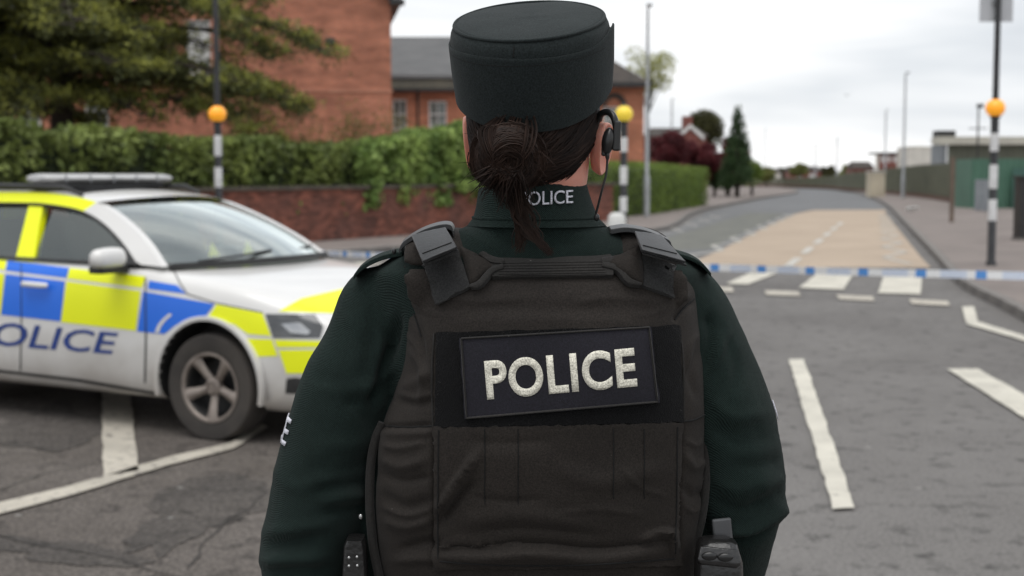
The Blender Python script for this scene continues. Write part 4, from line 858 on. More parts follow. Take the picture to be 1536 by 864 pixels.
# ---- patches laid on the body panels: pixel outline -> ray onto the body, kept in car space
def car_hit(u, v):
    o_ = CMI @ O3; d = (CMI.to_3x3() @ ray(u, v)).normalized(); h_, nn, _, _ = CB.ray_cast(o_, d)
    if h_ is None:
        q = o_ + d * 9.0; best = None
        for k in range(40):
            pt = o_ + d * (6.5 + k * .1); hh, n2, _, ds = CB.find_nearest(pt)
            if best is None or ds < best[0]: best = (ds, hh, n2)
        h_, nn = best[1], best[2]
    if nn.dot(d) > 0: nn = -nn
    return h_, nn
def panel(name, px, mat, off=.003, parent=None, cuts=3, mirror=True):
    bm = bmesh.new(); vs_ = [bm.verts.new((u, v, 0)) for u, v in px]; bm.faces.new(vs_); bmesh.ops.triangulate(bm, faces=bm.faces)
    for _ in range(cuts): bmesh.ops.subdivide_edges(bm, edges=[e_ for e_ in bm.edges if e_.calc_length() > 6], cuts=1, use_grid_fill=False); bmesh.ops.triangulate(bm, faces=bm.faces)
    for v in bm.verts: h_, nn = car_hit(v.co.x, v.co.y); v.co = h_ + nn * off
    bmesh.ops.recalc_face_normals(bm, faces=bm.faces)
    if sum((f.normal.y - f.normal.x * .3) for f in bm.faces) > 0: bmesh.ops.reverse_faces(bm, faces=bm.faces)
    out = []
    me = bpy.data.meshes.new(name); bm.to_mesh(me); out.append(link(name, me, mat, parent or car, 180))
    if mirror:
        for v in bm.verts: v.co.y = -v.co.y
        bmesh.ops.reverse_faces(bm, faces=bm.faces); me = bpy.data.meshes.new(name); bm.to_mesh(me); out.append(link(name, me, mat, parent or car, 180))
    bm.free(); return out[0]
# upper band sits above a thin grey line, lower band below it
panel('yellow_check', [(-90, 381), (10, 391), (8, 405), (-90, 394)], M_YEL); panel('yellow_check', [(-90, 399), (7, 411), (1, 471), (-90, 461)], M_YEL)
panel('blue_check', [(12, 391.5), (104, 402), (100, 417), (9, 406)], M_BLUE); panel('blue_check', [(8.5, 411), (98, 422), (91, 482), (2, 472)], M_BLUE)
panel('yellow_check', [(105, 402.5), (219, 415), (213, 432), (101, 418)], M_YEL); panel('yellow_check', [(100, 422), (211, 436.5), (204, 496), (92, 483)], M_YEL)
panel('blue_check', [(224, 421), (266, 428), (280, 441), (222, 433.5)], M_BLUE); panel('blue_check', [(215, 437), (322, 456), (309, 474), (285, 479), (262, 489), (247, 501), (206, 497)], M_BLUE)
panel('yellow_check', [(325, 456.5), (394, 470), (407, 504), (372, 501), (352, 487), (314, 474)], M_YEL)
panel('yellow_check', [(368, 508), (408, 509), (417, 534), (386, 535)], M_YEL)
panel('yellow_nose', [(412, 510), (490, 512), (488, 521), (416, 521)], M_YEL); panel('yellow_nose', [(418, 525), (490, 525), (480, 560), (430, 560)], M_YEL)
panel('bonnet_chevron', [(418, 467), (452, 448), (530, 430), (545, 452), (498, 470)], M_YEL)
panel('arc_stripe', [(233, 498), (237, 488), (244, 479), (255, 470), (259, 472), (249, 481), (242, 490), (239, 499)], M_CARW, .005)
hl = panel('headlight', [(398, 471), (472, 472), (485, 490), (480, 507), (410, 507)], M_HLAMP, .004); panel('lamp_reflector', [(422, 486), (450, 484), (466, 497), (462, 502), (436, 499)], M_LAMP, .006, hl, 2)
panel('lower_grille', [(430, 568), (442, 566), (470, 570), (470, 592), (428, 590)], M_CARBLK, .003)
panel('door_gap', [(217.5, 416), (219.3, 416), (220.5, 500), (219, 574), (216.5, 574), (218, 500)], M_CARBLK, .0035, cuts=4); panel('door_gap', [(31.5, 396), (33, 396), (33.5, 470), (32, 556), (30, 556), (31.8, 470)], M_CARBLK, .0035, cuts=4)
panel('bonnet_gap', [(258.5, 404), (260.3, 404), (271, 424), (282, 440.5), (323, 453.5), (395, 468), (395, 469.5), (323, 455), (281, 442), (269.5, 425)], M_CARBLK, .003, cuts=4)
panel('sill_strip', [(-80, 545), (120, 568), (236, 588), (236, 593), (120, 573), (-80, 549)], M_CARBLK, .002, cuts=3)
bm = text_mesh('POLICE', .012, .22)
for v in bm.verts:
    s_, t_ = v.co.x, v.co.y; u_ = -47 + (178 + 47) * s_; vt = 478 + (499 - 478) * s_; vbm = 515 + (532 - 515) * s_; h_, nn = car_hit(u_, vbm + (vt - vbm) * t_); v.co = h_ + nn * .004
me = bpy.data.meshes.new('side_lettering'); bm.to_mesh(me)
for v in bm.verts: v.co.y *= 1
link('side_lettering', me, M_NAVY, car); bm.free()
# ---- greenhouse
def yh(z): return .835 - max(0, z - 1.03) * .56
OUT = [(-.40, 1.035), (-.62, 1.185), (-.90, 1.325), (-1.17, 1.42), (-1.45, 1.462), (-1.8, 1.482), (-2.5, 1.475), (-3.1, 1.435), (-3.45, 1.37), (-3.70, 1.06)]
INN = [(-.62, 1.045), (-.80, 1.165), (-1.03, 1.285), (-1.26, 1.362), (-1.5, 1.395), (-1.8, 1.41), (-2.5, 1.405), (-3.05, 1.37), (-3.28, 1.30), (-3.40, 1.075)]
OUT = [tuple(p) for p in crom(OUT, 4)]; INN = [tuple(p) for p in crom(INN, 4)]
def side_pt(p, s, o_=0): return (p[0], s * (yh(p[1]) + o_), p[1])
for s in (-1, 1):
    k0 = 12
    for nm, a, b_, mt in (('a_pillar', 0, k0, M_CARW), ('roof_side_rail', k0, len(OUT) - 1, M_YEL)):
        mb = MB(); mb.loft([[side_pt(OUT[i_], s), side_pt(INN[i_], s), side_pt(INN[i_], s, -.05), side_pt(OUT[i_], s, -.05)] for i_ in range(a, b_ + 1)]); mb.build(nm, mt, car, 50)
    # door-top black frame
    mb = MB(); mb.tube([side_pt((p[0], p[1] - .008), s, .002) for p in INN], .012, 6); mb.build('window_seal', M_CARBLK, car, 60)
    mb = MB(); mb.tube([(x_, s * (yh(1.04) + .004), 1.045 + .012 * (-x_ - .62) / 2) for x_ in (-.60, -1.4, -2.2, -3.38)], .012, 6); mb.build('belt_seal', M_CARBLK, car, 60)
    for nm, xb0, xb1, xt0, xt1, mt in (('b_pillar', -1.53, -1.70, -1.66, -1.79, M_YEL), ('c_pillar', -2.62, -2.72, -2.74, -2.82, M_CARBLK)):
        mb = MB(); mb.loft([[(xb0, s * yh(1.03), 1.03), (xb1, s * yh(1.03), 1.03), (xb1, s * (yh(1.03) - .05), 1.03), (xb0, s * (yh(1.03) - .05), 1.03)], [(xt0, s * yh(1.415), 1.415), (xt1, s * yh(1.415), 1.415), (xt1, s * (yh(1.415) - .05), 1.415), (xt0, s * (yh(1.415) - .05), 1.415)]]); mb.build(nm, mt, car)
    def win(xa, xb):
        top = [p for p in INN if xb <= p[0] <= xa]; 
        mb = MB(); mb.loft([[side_pt(p, s, -.018) for p in top], [(p[0], s * (yh(1.03) - .018), 1.03) for p in top]], False, False); mb.build('side_window', M_SIDEGL, car, 180)
    win(-.60, -1.62); win(-1.58, -2.70); win(-2.66, -3.42)
    # mirror quarter and mirror
    MB().loft([[(-.60, s * (yh(1.03) + .003), 1.04), (-.84, s * (yh(1.03) + .003), 1.045), (-.80, s * (yh(1.15) + .003), 1.16)], [(-.60, s * (yh(1.03) - .01), 1.04), (-.84, s * (yh(1.03) - .01), 1.045), (-.80, s * (yh(1.15) - .01), 1.16)]]).build('mirror_triangle', M_CARBLK, car)
    mb = MB()
    rr = []
    for k in range(9):
        t = k / 8; y0 = s * ((.88 + .27 * t) if s < 0 else (.80 + .14 * t)); a_ = (.62 + .42 * math.sin(math.pi * min(1, .25 + .6 * t))) * (1 if t < .95 else .75) * (1 if t > .02 else .7)
        sg = lambda q_, e__: math.copysign(abs(q_) ** e__, q_)
        rr.append([(-.70 - (0 if s < 0 else .12) + .03 * t + .075 * a_ * sg(math.cos(q), .75) * (1.0 if math.cos(q) > 0 else .5), y0, 1.082 + (.072 if math.sin(q) > 0 else .05) * a_ * sg(math.sin(q), .8)) for q in [2 * math.pi * j / 20 for j in range(20)]])
    mir = mb.loft(rr).build('door_mirror', M_CARW, car, 180)
    MB().box((-.715, s * (.965 if s < 0 else .88), 1.02), (.11, .24 if s < 0 else .1, .05)).build('mirror_base', M_CARBLK, mir, bevel=.01)
    for x_ in (-1.42, -2.45):
        hd = MB(); hd.tube([(x_ - .11, s * .918, .895), (x_ - .08, s * .945, .897), (x_ + .08, s * .945, .893), (x_ + .11, s * .918, .89)], [.016, .02, .02, .016], 8); hd.build('door_handle', M_CARW, car, 60)
    rrail = MB(); rrail.tube([(x_, s * (.585 - (.02 if i_ in (0, 4) else 0)), z_) for i_, (x_, z_) in enumerate(((-1.35, 1.465), (-1.5, 1.515), (-2.2, 1.525), (-2.9, 1.50), (-3.2, 1.45)))], [.012, .018, .02, .018, .012], 8); rrail.build('roof_rail', M_CARBLK, car, 60)
rows = []
for i_ in range(0, 13):
    p = OUT[i_]; rows.append([(p[0] + .20 * (1 - t * t) * (1 - .35 * i_ / 12), t * (yh(p[1]) - .05), p[1] - .012 + .02 * (1 - t * t)) for t in np.linspace(-1, 1, 13)])
MB().loft(rows, False, False).build('windscreen', M_WS, car, 180)
MB().tube([(OUT[0][0] + .20 * (1 - t * t) + .015, t * .79, 1.035 + .01 * (1 - t * t)) for t in np.linspace(-1, 1, 13)], .022, 6).build('scuttle_trim', M_CARBLK, car, 60)
rows = []
for i_ in range(12, 36):
    p = OUT[i_]; rows.append([(p[0] + .13 * (1 - t * t) * max(0, 1 - (i_ - 12) / 6), t * yh(p[1]), p[1] + .035 * (1 - t * t)) for t in np.linspace(-1, 1, 13)])
mb = MB(); mb.loft(rows, False, False)
for fi in range(len(mb.f)):
    if fi // 12 > 3 and 0 < fi % 12 < 11: mb.m[fi] = 1
mb.build('roof', [M_CARW, M_GLOSSBLK], car, 180)
rows = [[(OUT[i_][0], t * yh(OUT[i_][1]), OUT[i_][1] + .02 * (1 - t * t)) for t in np.linspace(-1, 1, 9)] for i_ in (35, 36)]
MB().loft(rows, False, False).build('tailgate_window', M_SIDEGL, car, 180)
# interior
it = MB().box((-.62, 0, 1.0), (.42, 1.5, .12), Matrix.Rotation(math.radians(8), 3, 'Y')).build('dashboard', M_INT, car, bevel=.03)
for y_ in (-.37, .37):
    st = MB(); st.loft([[(-1.38 - .12 * t + (.09 * q[0]), y_ + q[1] * (.25 - .05 * t), .95 + .36 * t) for q in ((1, -1), (1, 1), (-.6, 1), (-.6, -1))] for t in (0, .5, 1)]); so = st.build('front_seat', M_INT, car, 30, bevel=.03)
    MB().box((-1.52, y_, 1.37), (.09, .25, .15)).build('headrest', M_INT, so, bevel=.04)
MB().box((-2.35, 0, 1.12), (.14, 1.25, .34)).build('rear_seat', M_INT, car, bevel=.04)
sw = MB(); sw.tube([(-.92 + .07 * math.sin(a), -.37 + .18 * math.cos(a), 1.06 + .165 * math.sin(a)) for a in np.linspace(0, 2 * math.pi, 25)], .016, 8); sw.build('steering_wheel', M_CARBLK, car, 60)
MB().box((-1.10, 0, 1.36), (.03, .22, .06)).build('rear_view_mirror', M_CARBLK, car, bevel=.01)
for y_ in (-.25, .1): MB().add([(-.55, y_, 1.065), (-.55, y_ + .11, 1.065), (-.57, y_ + .055, 1.16)], [(0, 1, 2)]).build('dashboard_card', M_YEL, car)
wpz = MB().tube([(-.26, .1, 1.06), (-.36, .45, 1.085), (-.46, .72, 1.10)], .009, 6).build('wiper', M_CARBLK, car, 60)
MB().tube([(-.30, -.62, 1.06), (-.24, -.25, 1.085), (-.28, .06, 1.10)], .009, 6).build('wiper', M_CARBLK, car, 60)
# light bar
lb = MB(); lb.loft([[(-1.78 + .13 * math.cos(a) * sc, y_, 1.572 + .036 * math.sin(a) * sc) for a in [2 * math.pi * k / 14 for k in range(14)]] for y_, sc in ((-.57, .5), (-.55, .9), (-.51, 1), (.58, 1), (.62, .9), (.64, .5))]); lbo = lb.build('light_bar', M_BAR, car, 50)
MB().box((-1.78, 0, 1.525), (.2, 1.1, .03)).build('bar_base', M_CARBLK, lbo)
for y_ in (-.42, -.2, .02, .24, .45): MB().box((-1.655, y_, 1.572), (.012, .012, .05)).build('lens_divider', M_GALV, lbo)
for y_ in (-.5, .5): MB().box((-1.78, y_, 1.505), (.12, .06, .05)).build('bar_foot', M_CARBLK, lbo)
# wheels
TY = [(.205, -.09), (.225, -.098), (.25, -.103), (.29, -.106), (.312, -.10), (.322, -.085), (.325, -.05), (.325, .05), (.322, .085), (.312, .10), (.25, .103), (.205, .09)]
tyre_me = None
def wheel(x_, y_, steer=0):
    s = -1 if y_ < 0 else 1
    R = Matrix.Rotation(math.pi / 2, 3, 'X') if s < 0 else Matrix.Rotation(-math.pi / 2, 3, 'X')
    # lathe axis z -> outward
    mb = MB(); mb.lathe(TY + [TY[0]], 48, (0, 0, 0), R, cap=False); w_ = mb.build('wheel', M_TYRE, car, 40); w_.location = (x_, y_, .325); w_.rotation_euler = (0, 0, steer)
    rm = MB(); rm.lathe([(.17, -.09), (.207, -.085), (.20, -.03), (.195, .05), (.203, .075), (.213, .092), (.213, .098), (.20, .098), (.192, .085), (.185, .05), (.17, -.02)], 40, (0, 0, 0), R, cap=False); rm.build('rim', M_CARBLK, w_, 40); lp = MB(); lp.lathe([(.188, .07), (.203, .076), (.2135, .093), (.2135, .1), (.199, .1), (.19, .088)], 40, (0, 0, 0), R, cap=False); lp.build('rim_lip', M_ALLOY, w_, 40)  # barrel coloured black so the gaps between spokes look shaded
    dk = MB(); dk.lathe([(.002, -.03), (.18, -.03), (.18, -.02), (.002, -.02)], 28, (0, 0, 0), R); dk.build('brake_disc', M_CARBLK, w_, 40)  # disc in black too, deepening the painted shade behind the spokes
    for k in range(5):
        a = math.radians(-90 + 72 * k); sp = MB(); rr = []
        for r_, hw, zz, th_ in ((.03, .026, .055, .035), (.09, .026, .070, .03), (.15, .033, .082, .026), (.198, .046, .092, .02)):
            rr.append([Vector((r_, q * hw, z_)) for q, z_ in ((-1, zz - .012), (-.55, zz), (0, zz + .006), (.55, zz), (1, zz - .012), (.8, zz - th_), (-.8, zz - th_))])
        Ra = Matrix.Rotation(a, 3, 'Z'); sp.loft([[R @ (Ra @ p) for p in ring] for ring in rr]); sp.build('spoke', M_ALLOY, w_, 40)
    hb = MB(); hb.lathe([(.058, .03), (.056, .066), (.035, .076), (.033, .07), (.002, .071)], 20, (0, 0, 0), R); hb.build('hub', M_ALLOY, w_, 40)
wheel(0, -.785, math.radians(2)); wheel(0, .785, math.radians(2)); wheel(-2.68, -.785); wheel(-2.68, .785)
for x_ in (0, -2.68):
    for s in (-1, 1):
        ar = MB(); ar.loft([[(x_ + r_ * math.cos(a), s * y_, .335 + r_ * math.sin(a)) for r_, y_ in ((.395, .902), (.406, .907), (.424, .903), (.424, .87), (.395, .87))] for a in np.linspace(math.radians(-12), math.radians(192), 36)]); ar.build('wheel_arch_lip', M_CARW, car, 50)
pl_ = MB().box((.955, 0, .45), (.01, .52, .11)).build('front_number_plate', pmat('plate_white', (.7, .7, .68), rough=.4), car)
gr = MB().box((.93, 0, .60), (.03, .7, .12)).build('grille', M_GLOSSBLK, car, bevel=.02)
# ================================================================== THE OFFICER
YB0 = 1.75                       # depth of the torso's middle
foot = At(815, 700, YB0)
per = empty('person', (foot.x, YB0, 0), label='police officer seen from behind in dark green uniform, black body armour and flat-topped cap', cat='person')
PX0 = Vector((foot.x, YB0, 0))
def knit(name, c1, c2, rib=900.0, strength=.25):
    m = pmat(name, c1, c2, scale=7, rough=.9, spec=.15, sheen=.04, lo=.3, hi=.7)
    n, l, b = nodes_of(m); tcn = [x for x in n if x.type == 'TEX_COORD'][0]
    wv = n.new('ShaderNodeTexWave'); wv.inputs['Scale'].default_value = rib / 6.283; wv.inputs['Distortion'].default_value = 1.2; wv.inputs['Detail'].default_value = 2; wv.bands_direction = 'DIAGONAL'; l.new(tcn.outputs['Object'], wv.inputs[0])
    nz_ = n.new('ShaderNodeTexNoise'); nz_.inputs['Scale'].default_value = 420; nz_.inputs['Detail'].default_value = 2; l.new(tcn.outputs['Object'], nz_.inputs[0])
    ad = n.new('ShaderNodeMath'); ad.operation = 'ADD'; l.new(wv.outputs['Fac'], ad.inputs[0]); l.new(nz_.outputs[0], ad.inputs[1])
    bp = n.new('ShaderNodeBump'); bp.inputs['Strength'].default_value = strength; bp.inputs['Distance'].default_value = .0012; l.new(ad.outputs[0], bp.inputs['Height']); l.new(bp.outputs[0], b.inputs['Normal'])
    gn = n.new('ShaderNodeTexNoise'); gn.inputs['Scale'].default_value = 620; gn.inputs['Detail'].default_value = 3; l.new(tcn.outputs['Object'], gn.inputs[0]); gr_ = n.new('ShaderNodeMapRange'); gr_.inputs[1].default_value = .3; gr_.inputs[2].default_value = .7; gr_.inputs[3].default_value = .62; gr_.inputs[4].default_value = 1.38; l.new(gn.outputs[0], gr_.inputs[0])
    hv = n.new('ShaderNodeHueSaturation'); l.new(b.inputs['Base Color'].links[0].from_socket, hv.inputs['Color']); l.new(gr_.outputs[0], hv.inputs['Value'])
    vl = n.new('ShaderNodeTexVoronoi'); vl.inputs['Scale'].default_value = 42; l.new(tcn.outputs['Object'], vl.inputs['Vector']); lr = n.new('ShaderNodeMapRange'); lr.inputs[1].default_value = .025; lr.inputs[2].default_value = .045; lr.inputs[3].default_value = .35; lr.inputs[4].default_value = 0; l.new(vl.outputs['Distance'], lr.inputs[0])
    sc_ = n.new('ShaderNodeSeparateColor'); l.new(vl.outputs['Color'], sc_.inputs[0]); g2 = n.new('ShaderNodeMath'); g2.operation = 'GREATER_THAN'; g2.inputs[1].default_value = .8; l.new(sc_.outputs[0], g2.inputs[0]); g3 = n.new('ShaderNodeMath'); g3.operation = 'MULTIPLY'; l.new(g2.outputs[0], g3.inputs[0]); l.new(lr.outputs[0], g3.inputs[1])
    mxl = n.new('ShaderNodeMix'); mxl.data_type = 'RGBA'; l.new(g3.outputs[0], mxl.inputs[0]); l.new(hv.outputs[0], mxl.inputs[6]); mxl.inputs[7].default_value = (.30, .29, .27, 1); l.new(mxl.outputs[2], b.inputs['Base Color'])
    return m
M_JUMP = knit('green_jumper_knit', (.0142, .0258, .0225), (.0100, .0185, .0162), 1500, .7)
def fabric(name, c1, c2, rough=.8, weave=900, strength=.3, spec=.3, sheen=.1):
    m = pmat(name, c1, c2, scale=9, rough=rough, spec=spec, sheen=sheen, lo=.3, hi=.7)
    n, l, b = nodes_of(m); tcn = [x for x in n if x.type == 'TEX_COORD'][0]
    nz_ = n.new('ShaderNodeTexNoise'); nz_.inputs['Scale'].default_value = weave; nz_.inputs['Detail'].default_value = 2; l.new(tcn.outputs['Object'], nz_.inputs[0])
    n2 = n.new('ShaderNodeTexNoise'); n2.inputs['Scale'].default_value = 28; n2.inputs['Detail'].default_value = 5; l.new(tcn.outputs['Object'], n2.inputs[0])
    ma = n.new('ShaderNodeMath'); ma.operation = 'MULTIPLY_ADD'; ma.inputs[1].default_value = 2.2; l.new(n2.outputs[0], ma.inputs[0]); l.new(nz_.outputs[0], ma.inputs[2])
    bp = n.new('ShaderNodeBump'); bp.inputs['Strength'].default_value = strength; bp.inputs['Distance'].default_value = .0012; l.new(ma.outputs[0], bp.inputs['Height']); l.new(bp.outputs[0], b.inputs['Normal'])
    gn = n.new('ShaderNodeTexNoise'); gn.inputs['Scale'].default_value = 520; gn.inputs['Detail'].default_value = 3; l.new(tcn.outputs['Object'], gn.inputs[0]); gr_ = n.new('ShaderNodeMapRange'); gr_.inputs[1].default_value = .3; gr_.inputs[2].default_value = .7; gr_.inputs[3].default_value = .62; gr_.inputs[4].default_value = 1.38; l.new(gn.outputs[0], gr_.inputs[0])
    hv = n.new('ShaderNodeHueSaturation'); l.new(b.inputs['Base Color'].links[0].from_socket, hv.inputs['Color']); l.new(gr_.outputs[0], hv.inputs['Value'])
    vl = n.new('ShaderNodeTexVoronoi'); vl.inputs['Scale'].default_value = 42; l.new(tcn.outputs['Object'], vl.inputs['Vector']); lr = n.new('ShaderNodeMapRange'); lr.inputs[1].default_value = .025; lr.inputs[2].default_value = .045; lr.inputs[3].default_value = .5; lr.inputs[4].default_value = 0; l.new(vl.outputs['Distance'], lr.inputs[0])
    sc_ = n.new('ShaderNodeSeparateColor'); l.new(vl.outputs['Color'], sc_.inputs[0]); g2 = n.new('ShaderNodeMath'); g2.operation = 'GREATER_THAN'; g2.inputs[1].default_value = .8; l.new(sc_.outputs[0], g2.inputs[0]); g3 = n.new('ShaderNodeMath'); g3.operation = 'MULTIPLY'; l.new(g2.outputs[0], g3.inputs[0]); l.new(lr.outputs[0], g3.inputs[1])
    mxl = n.new('ShaderNodeMix'); mxl.data_type = 'RGBA'; l.new(g3.outputs[0], mxl.inputs[0]); l.new(hv.outputs[0], mxl.inputs[6]); mxl.inputs[7].default_value = (.30, .29, .27, 1); l.new(mxl.outputs[2], b.inputs['Base Color'])
    return m
M_VEST = fabric('vest_nylon', (.0255, .0212, .0182), (.0198, .0166, .0143), .78, 1100, .35, .2, .03)
M_VELCRO = fabric('velcro_loop', (.0072, .0072, .0076), (.005, .005, .0055), .98, 700, .9, .1)
M_PATCH_ = fabric('patch_navy', (.0135, .0125, .019), (.0105, .010, .015), .8, 900, .25)
M_TRIM = fabric('vest_trim', (.022, .02, .018), (.016, .015, .014), .8, 900)
M_STRAP = fabric('strap_leatherette', (.022, .023, .025), (.015, .016, .017), .42, 500, .3, .5)
M_PILE = fabric('grey_velcro_tab', (.030, .030, .030), (.023, .023, .023), .95, 800, .6)
M_HAT = fabric('cap_wool', (.0195, .0252, .0255), (.0155, .0202, .0206), .92, 800, .4, .15, .06)
M_LETTER = fabric('cream_embroidery', (.80, .77, .66), (.70, .67, .57), .85, 500, .7)
M_LETTERW = fabric('white_embroidery', (.62, .62, .68), (.52, .52, .58), .8, 600, .5)
M_STITCH = pmat('black_stitch', (.004, .004, .004), rough=.95)
M_SKIN = pmat('skin', (.70, .34, .26), (.64, .27, .20), scale=14, rough=.5, bump=.15, bscale=160)
M_SKIN.node_tree.nodes['Principled BSDF'].inputs['Subsurface Weight'].default_value = .25; M_SKIN.node_tree.nodes['Principled BSDF'].inputs['Subsurface Radius'].default_value = (.012, .004, .002)
M_SKIN.node_tree.nodes['Principled BSDF'].inputs['Subsurface Scale'].default_value = 1.0
M_HAIR = pmat('dark_brown_hair', (.024, .0135, .0098), (.011, .0065, .005), scale=30, rough=.58, spec=.14, island=.55)
M_HAIRC = pmat('hair_underlayer', (.012, .008, .0065), (.008, .006, .005), scale=40, rough=.7, bump=.5, bscale=200)
M_BLKPL = pmat('black_plastic', (.012, .012, .012), (.018, .018, .018), rough=.3)
M_BLKLEA = pmat('black_leather', (.012, .012, .012), (.018, .017, .017), scale=20, rough=.3, coat=.2, bump=.2, bscale=150)
M_CLIP = pmat('dull_steel', (.12, .125, .13), (.09, .09, .095), scale=20, rough=.5, metal=.3)
M_TROUS = fabric('trouser_cloth', (.012, .016, .016), (.009, .012, .012))

def loc(p): return Vector(p) - PX0
def rem(mb, name, mat, vox=.006, smooth_it=6, parent=per):
    o = mb.build(name, mat, None, 180); m = o.modifiers.new('r', 'REMESH'); m.mode = 'VOXEL'; m.voxel_size = vox; m.use_smooth_shade = True
    s = o.modifiers.new('s', 'SMOOTH'); s.factor = .5; s.iterations = smooth_it; realise(o)
    o.data.polygons.foreach_set('use_smooth', [True] * len(o.data.polygons)); return o
def sculpt(o, strokes, back_only=True, noise_amp=0, noise_scale=10):
    me = o.data; nv = len(me.vertices); co = np.empty(nv * 3, np.float32); me.vertices.foreach_get('co', co); co = co.reshape(-1, 3); no = np.empty(nv * 3, np.float32); me.vertices.foreach_get('normal', no); no = no.reshape(-1, 3)
    d = co[:, 1] * _c - (co[:, 2] - CAM_H) * _s; up = co[:, 1] * _s + (co[:, 2] - CAM_H) * _c; px = np.stack([768 + FPX * co[:, 0] / d, 432 - FPX * up / d], 1)
    vd = co - np.array([0, 0, CAM_H]); facing = -(no * vd).sum(1) > -.05 * np.linalg.norm(vd, axis=1); disp = np.zeros(nv)
    for pts, w_, amp in strokes:
        P = np.array(crom(pts, 6)) if len(pts) > 2 else np.array(pts, float); dist = np.full(nv, 1e9); tt = np.zeros(nv)
        for i_ in range(len(P) - 1):
            a, b_ = P[i_], P[i_ + 1]; ab = b_ - a; t = np.clip(((px - a) @ ab) / (ab @ ab + 1e-9), 0, 1); q = np.linalg.norm(px - (a + t[:, None] * ab), axis=1); m = q < dist; dist[m] = q[m]; tt[m] = (i_ + t[m]) / (len(P) - 1)
        fade = np.clip(np.minimum(tt, 1 - tt) * 5 + .25, 0, 1)
        disp += amp * np.exp(-(dist / w_) ** 2) * fade * facing
    if noise_amp:
        disp += noise_amp * np.array([mnoise.noise(Vector(c) * noise_scale) + .5 * mnoise.noise(Vector(c) * noise_scale * 2.3) for c in co])
    co += no * disp[:, None].astype(np.float32); me.vertices.foreach_set('co', co.ravel()); me.update()
def ring_px(v, L, R, yc, hd, n=36, ex=2.4, zoff=0):
    a = At(L, v, yc); b_ = At(R, v, yc); cx = (a.x + b_.x) / 2; hw = (b_.x - a.x) / 2; out = []
    for k in range(n):
        t = 2 * math.pi * k / n; ct, st = math.cos(t), math.sin(t)
        out.append((cx + hw * math.copysign(abs(ct) ** (2 / ex), ct), yc + hd * math.copysign(abs(st) ** (2 / ex), st), a.z))
    return out
# ---- jumper: torso, shoulders and sleeves grown together into one surface
jm = MB()
jm.loft([ring_px(*r_) for r_ in ((318, 726, 884, 1.715, .068, 36, 2.0), (338, 702, 908, 1.72, .078, 36, 2.0), (358, 655, 962, 1.73, .085, 36, 2.1), (378, 598, 1022, 1.735, .092, 36, 2.2), (405, 556, 1054, 1.74, .10, 36, 2.4), (470, 570, 1042, 1.745, .105, 36), (590, 592, 1042, 1.755, .105, 36), (650, 566, 1054, 1.76, .10, 36), (730, 545, 1062, 1.775, .09, 36), (800, 532, 1066, 1.78, .088, 36), (1000, 532, 1066, 1.78, .088, 36), (1080, 540, 1066, 1.775, .088, 36))])
def arm(pts):
    P = [At(u, v, Y) for u, v, Y, r_ in pts]; sc = [Y / FPX for u, v, Y, r_ in pts]
    C1 = crom([(*p, pt[3] * s_) for p, pt, s_ in zip(P, pts, sc)], 5); jm.tube([c[:3] for c in C1], [c[3] for c in C1], 20); return C1
LA = arm([(590, 428, 1.745, 46), (566, 458, 1.745, 58), (546, 520, 1.745, 64), (514, 600, 1.745, 72), (489, 690, 1.75, 73), (473, 770, 1.755, 74), (461, 835, 1.765, 72), (470, 900, 1.80, 66), (520, 945, 1.88, 60), (610, 965, 1.97, 50), (690, 965, 2.03, 42)])
RA = arm([(1016, 428, 1.745, 46), (1036, 458, 1.745, 56), (1060, 520, 1.745, 62), (1085, 600, 1.745, 70), (1100, 670, 1.75, 71), (1108, 722, 1.755, 72), (1106, 765, 1.77, 68), (1098, 815, 1.81, 62), (1075, 880, 1.88, 56), (1000, 930, 1.97, 47), (930, 955, 2.03, 40)])
jumper = rem(jm, 'jumper', M_JUMP, .006, 5)
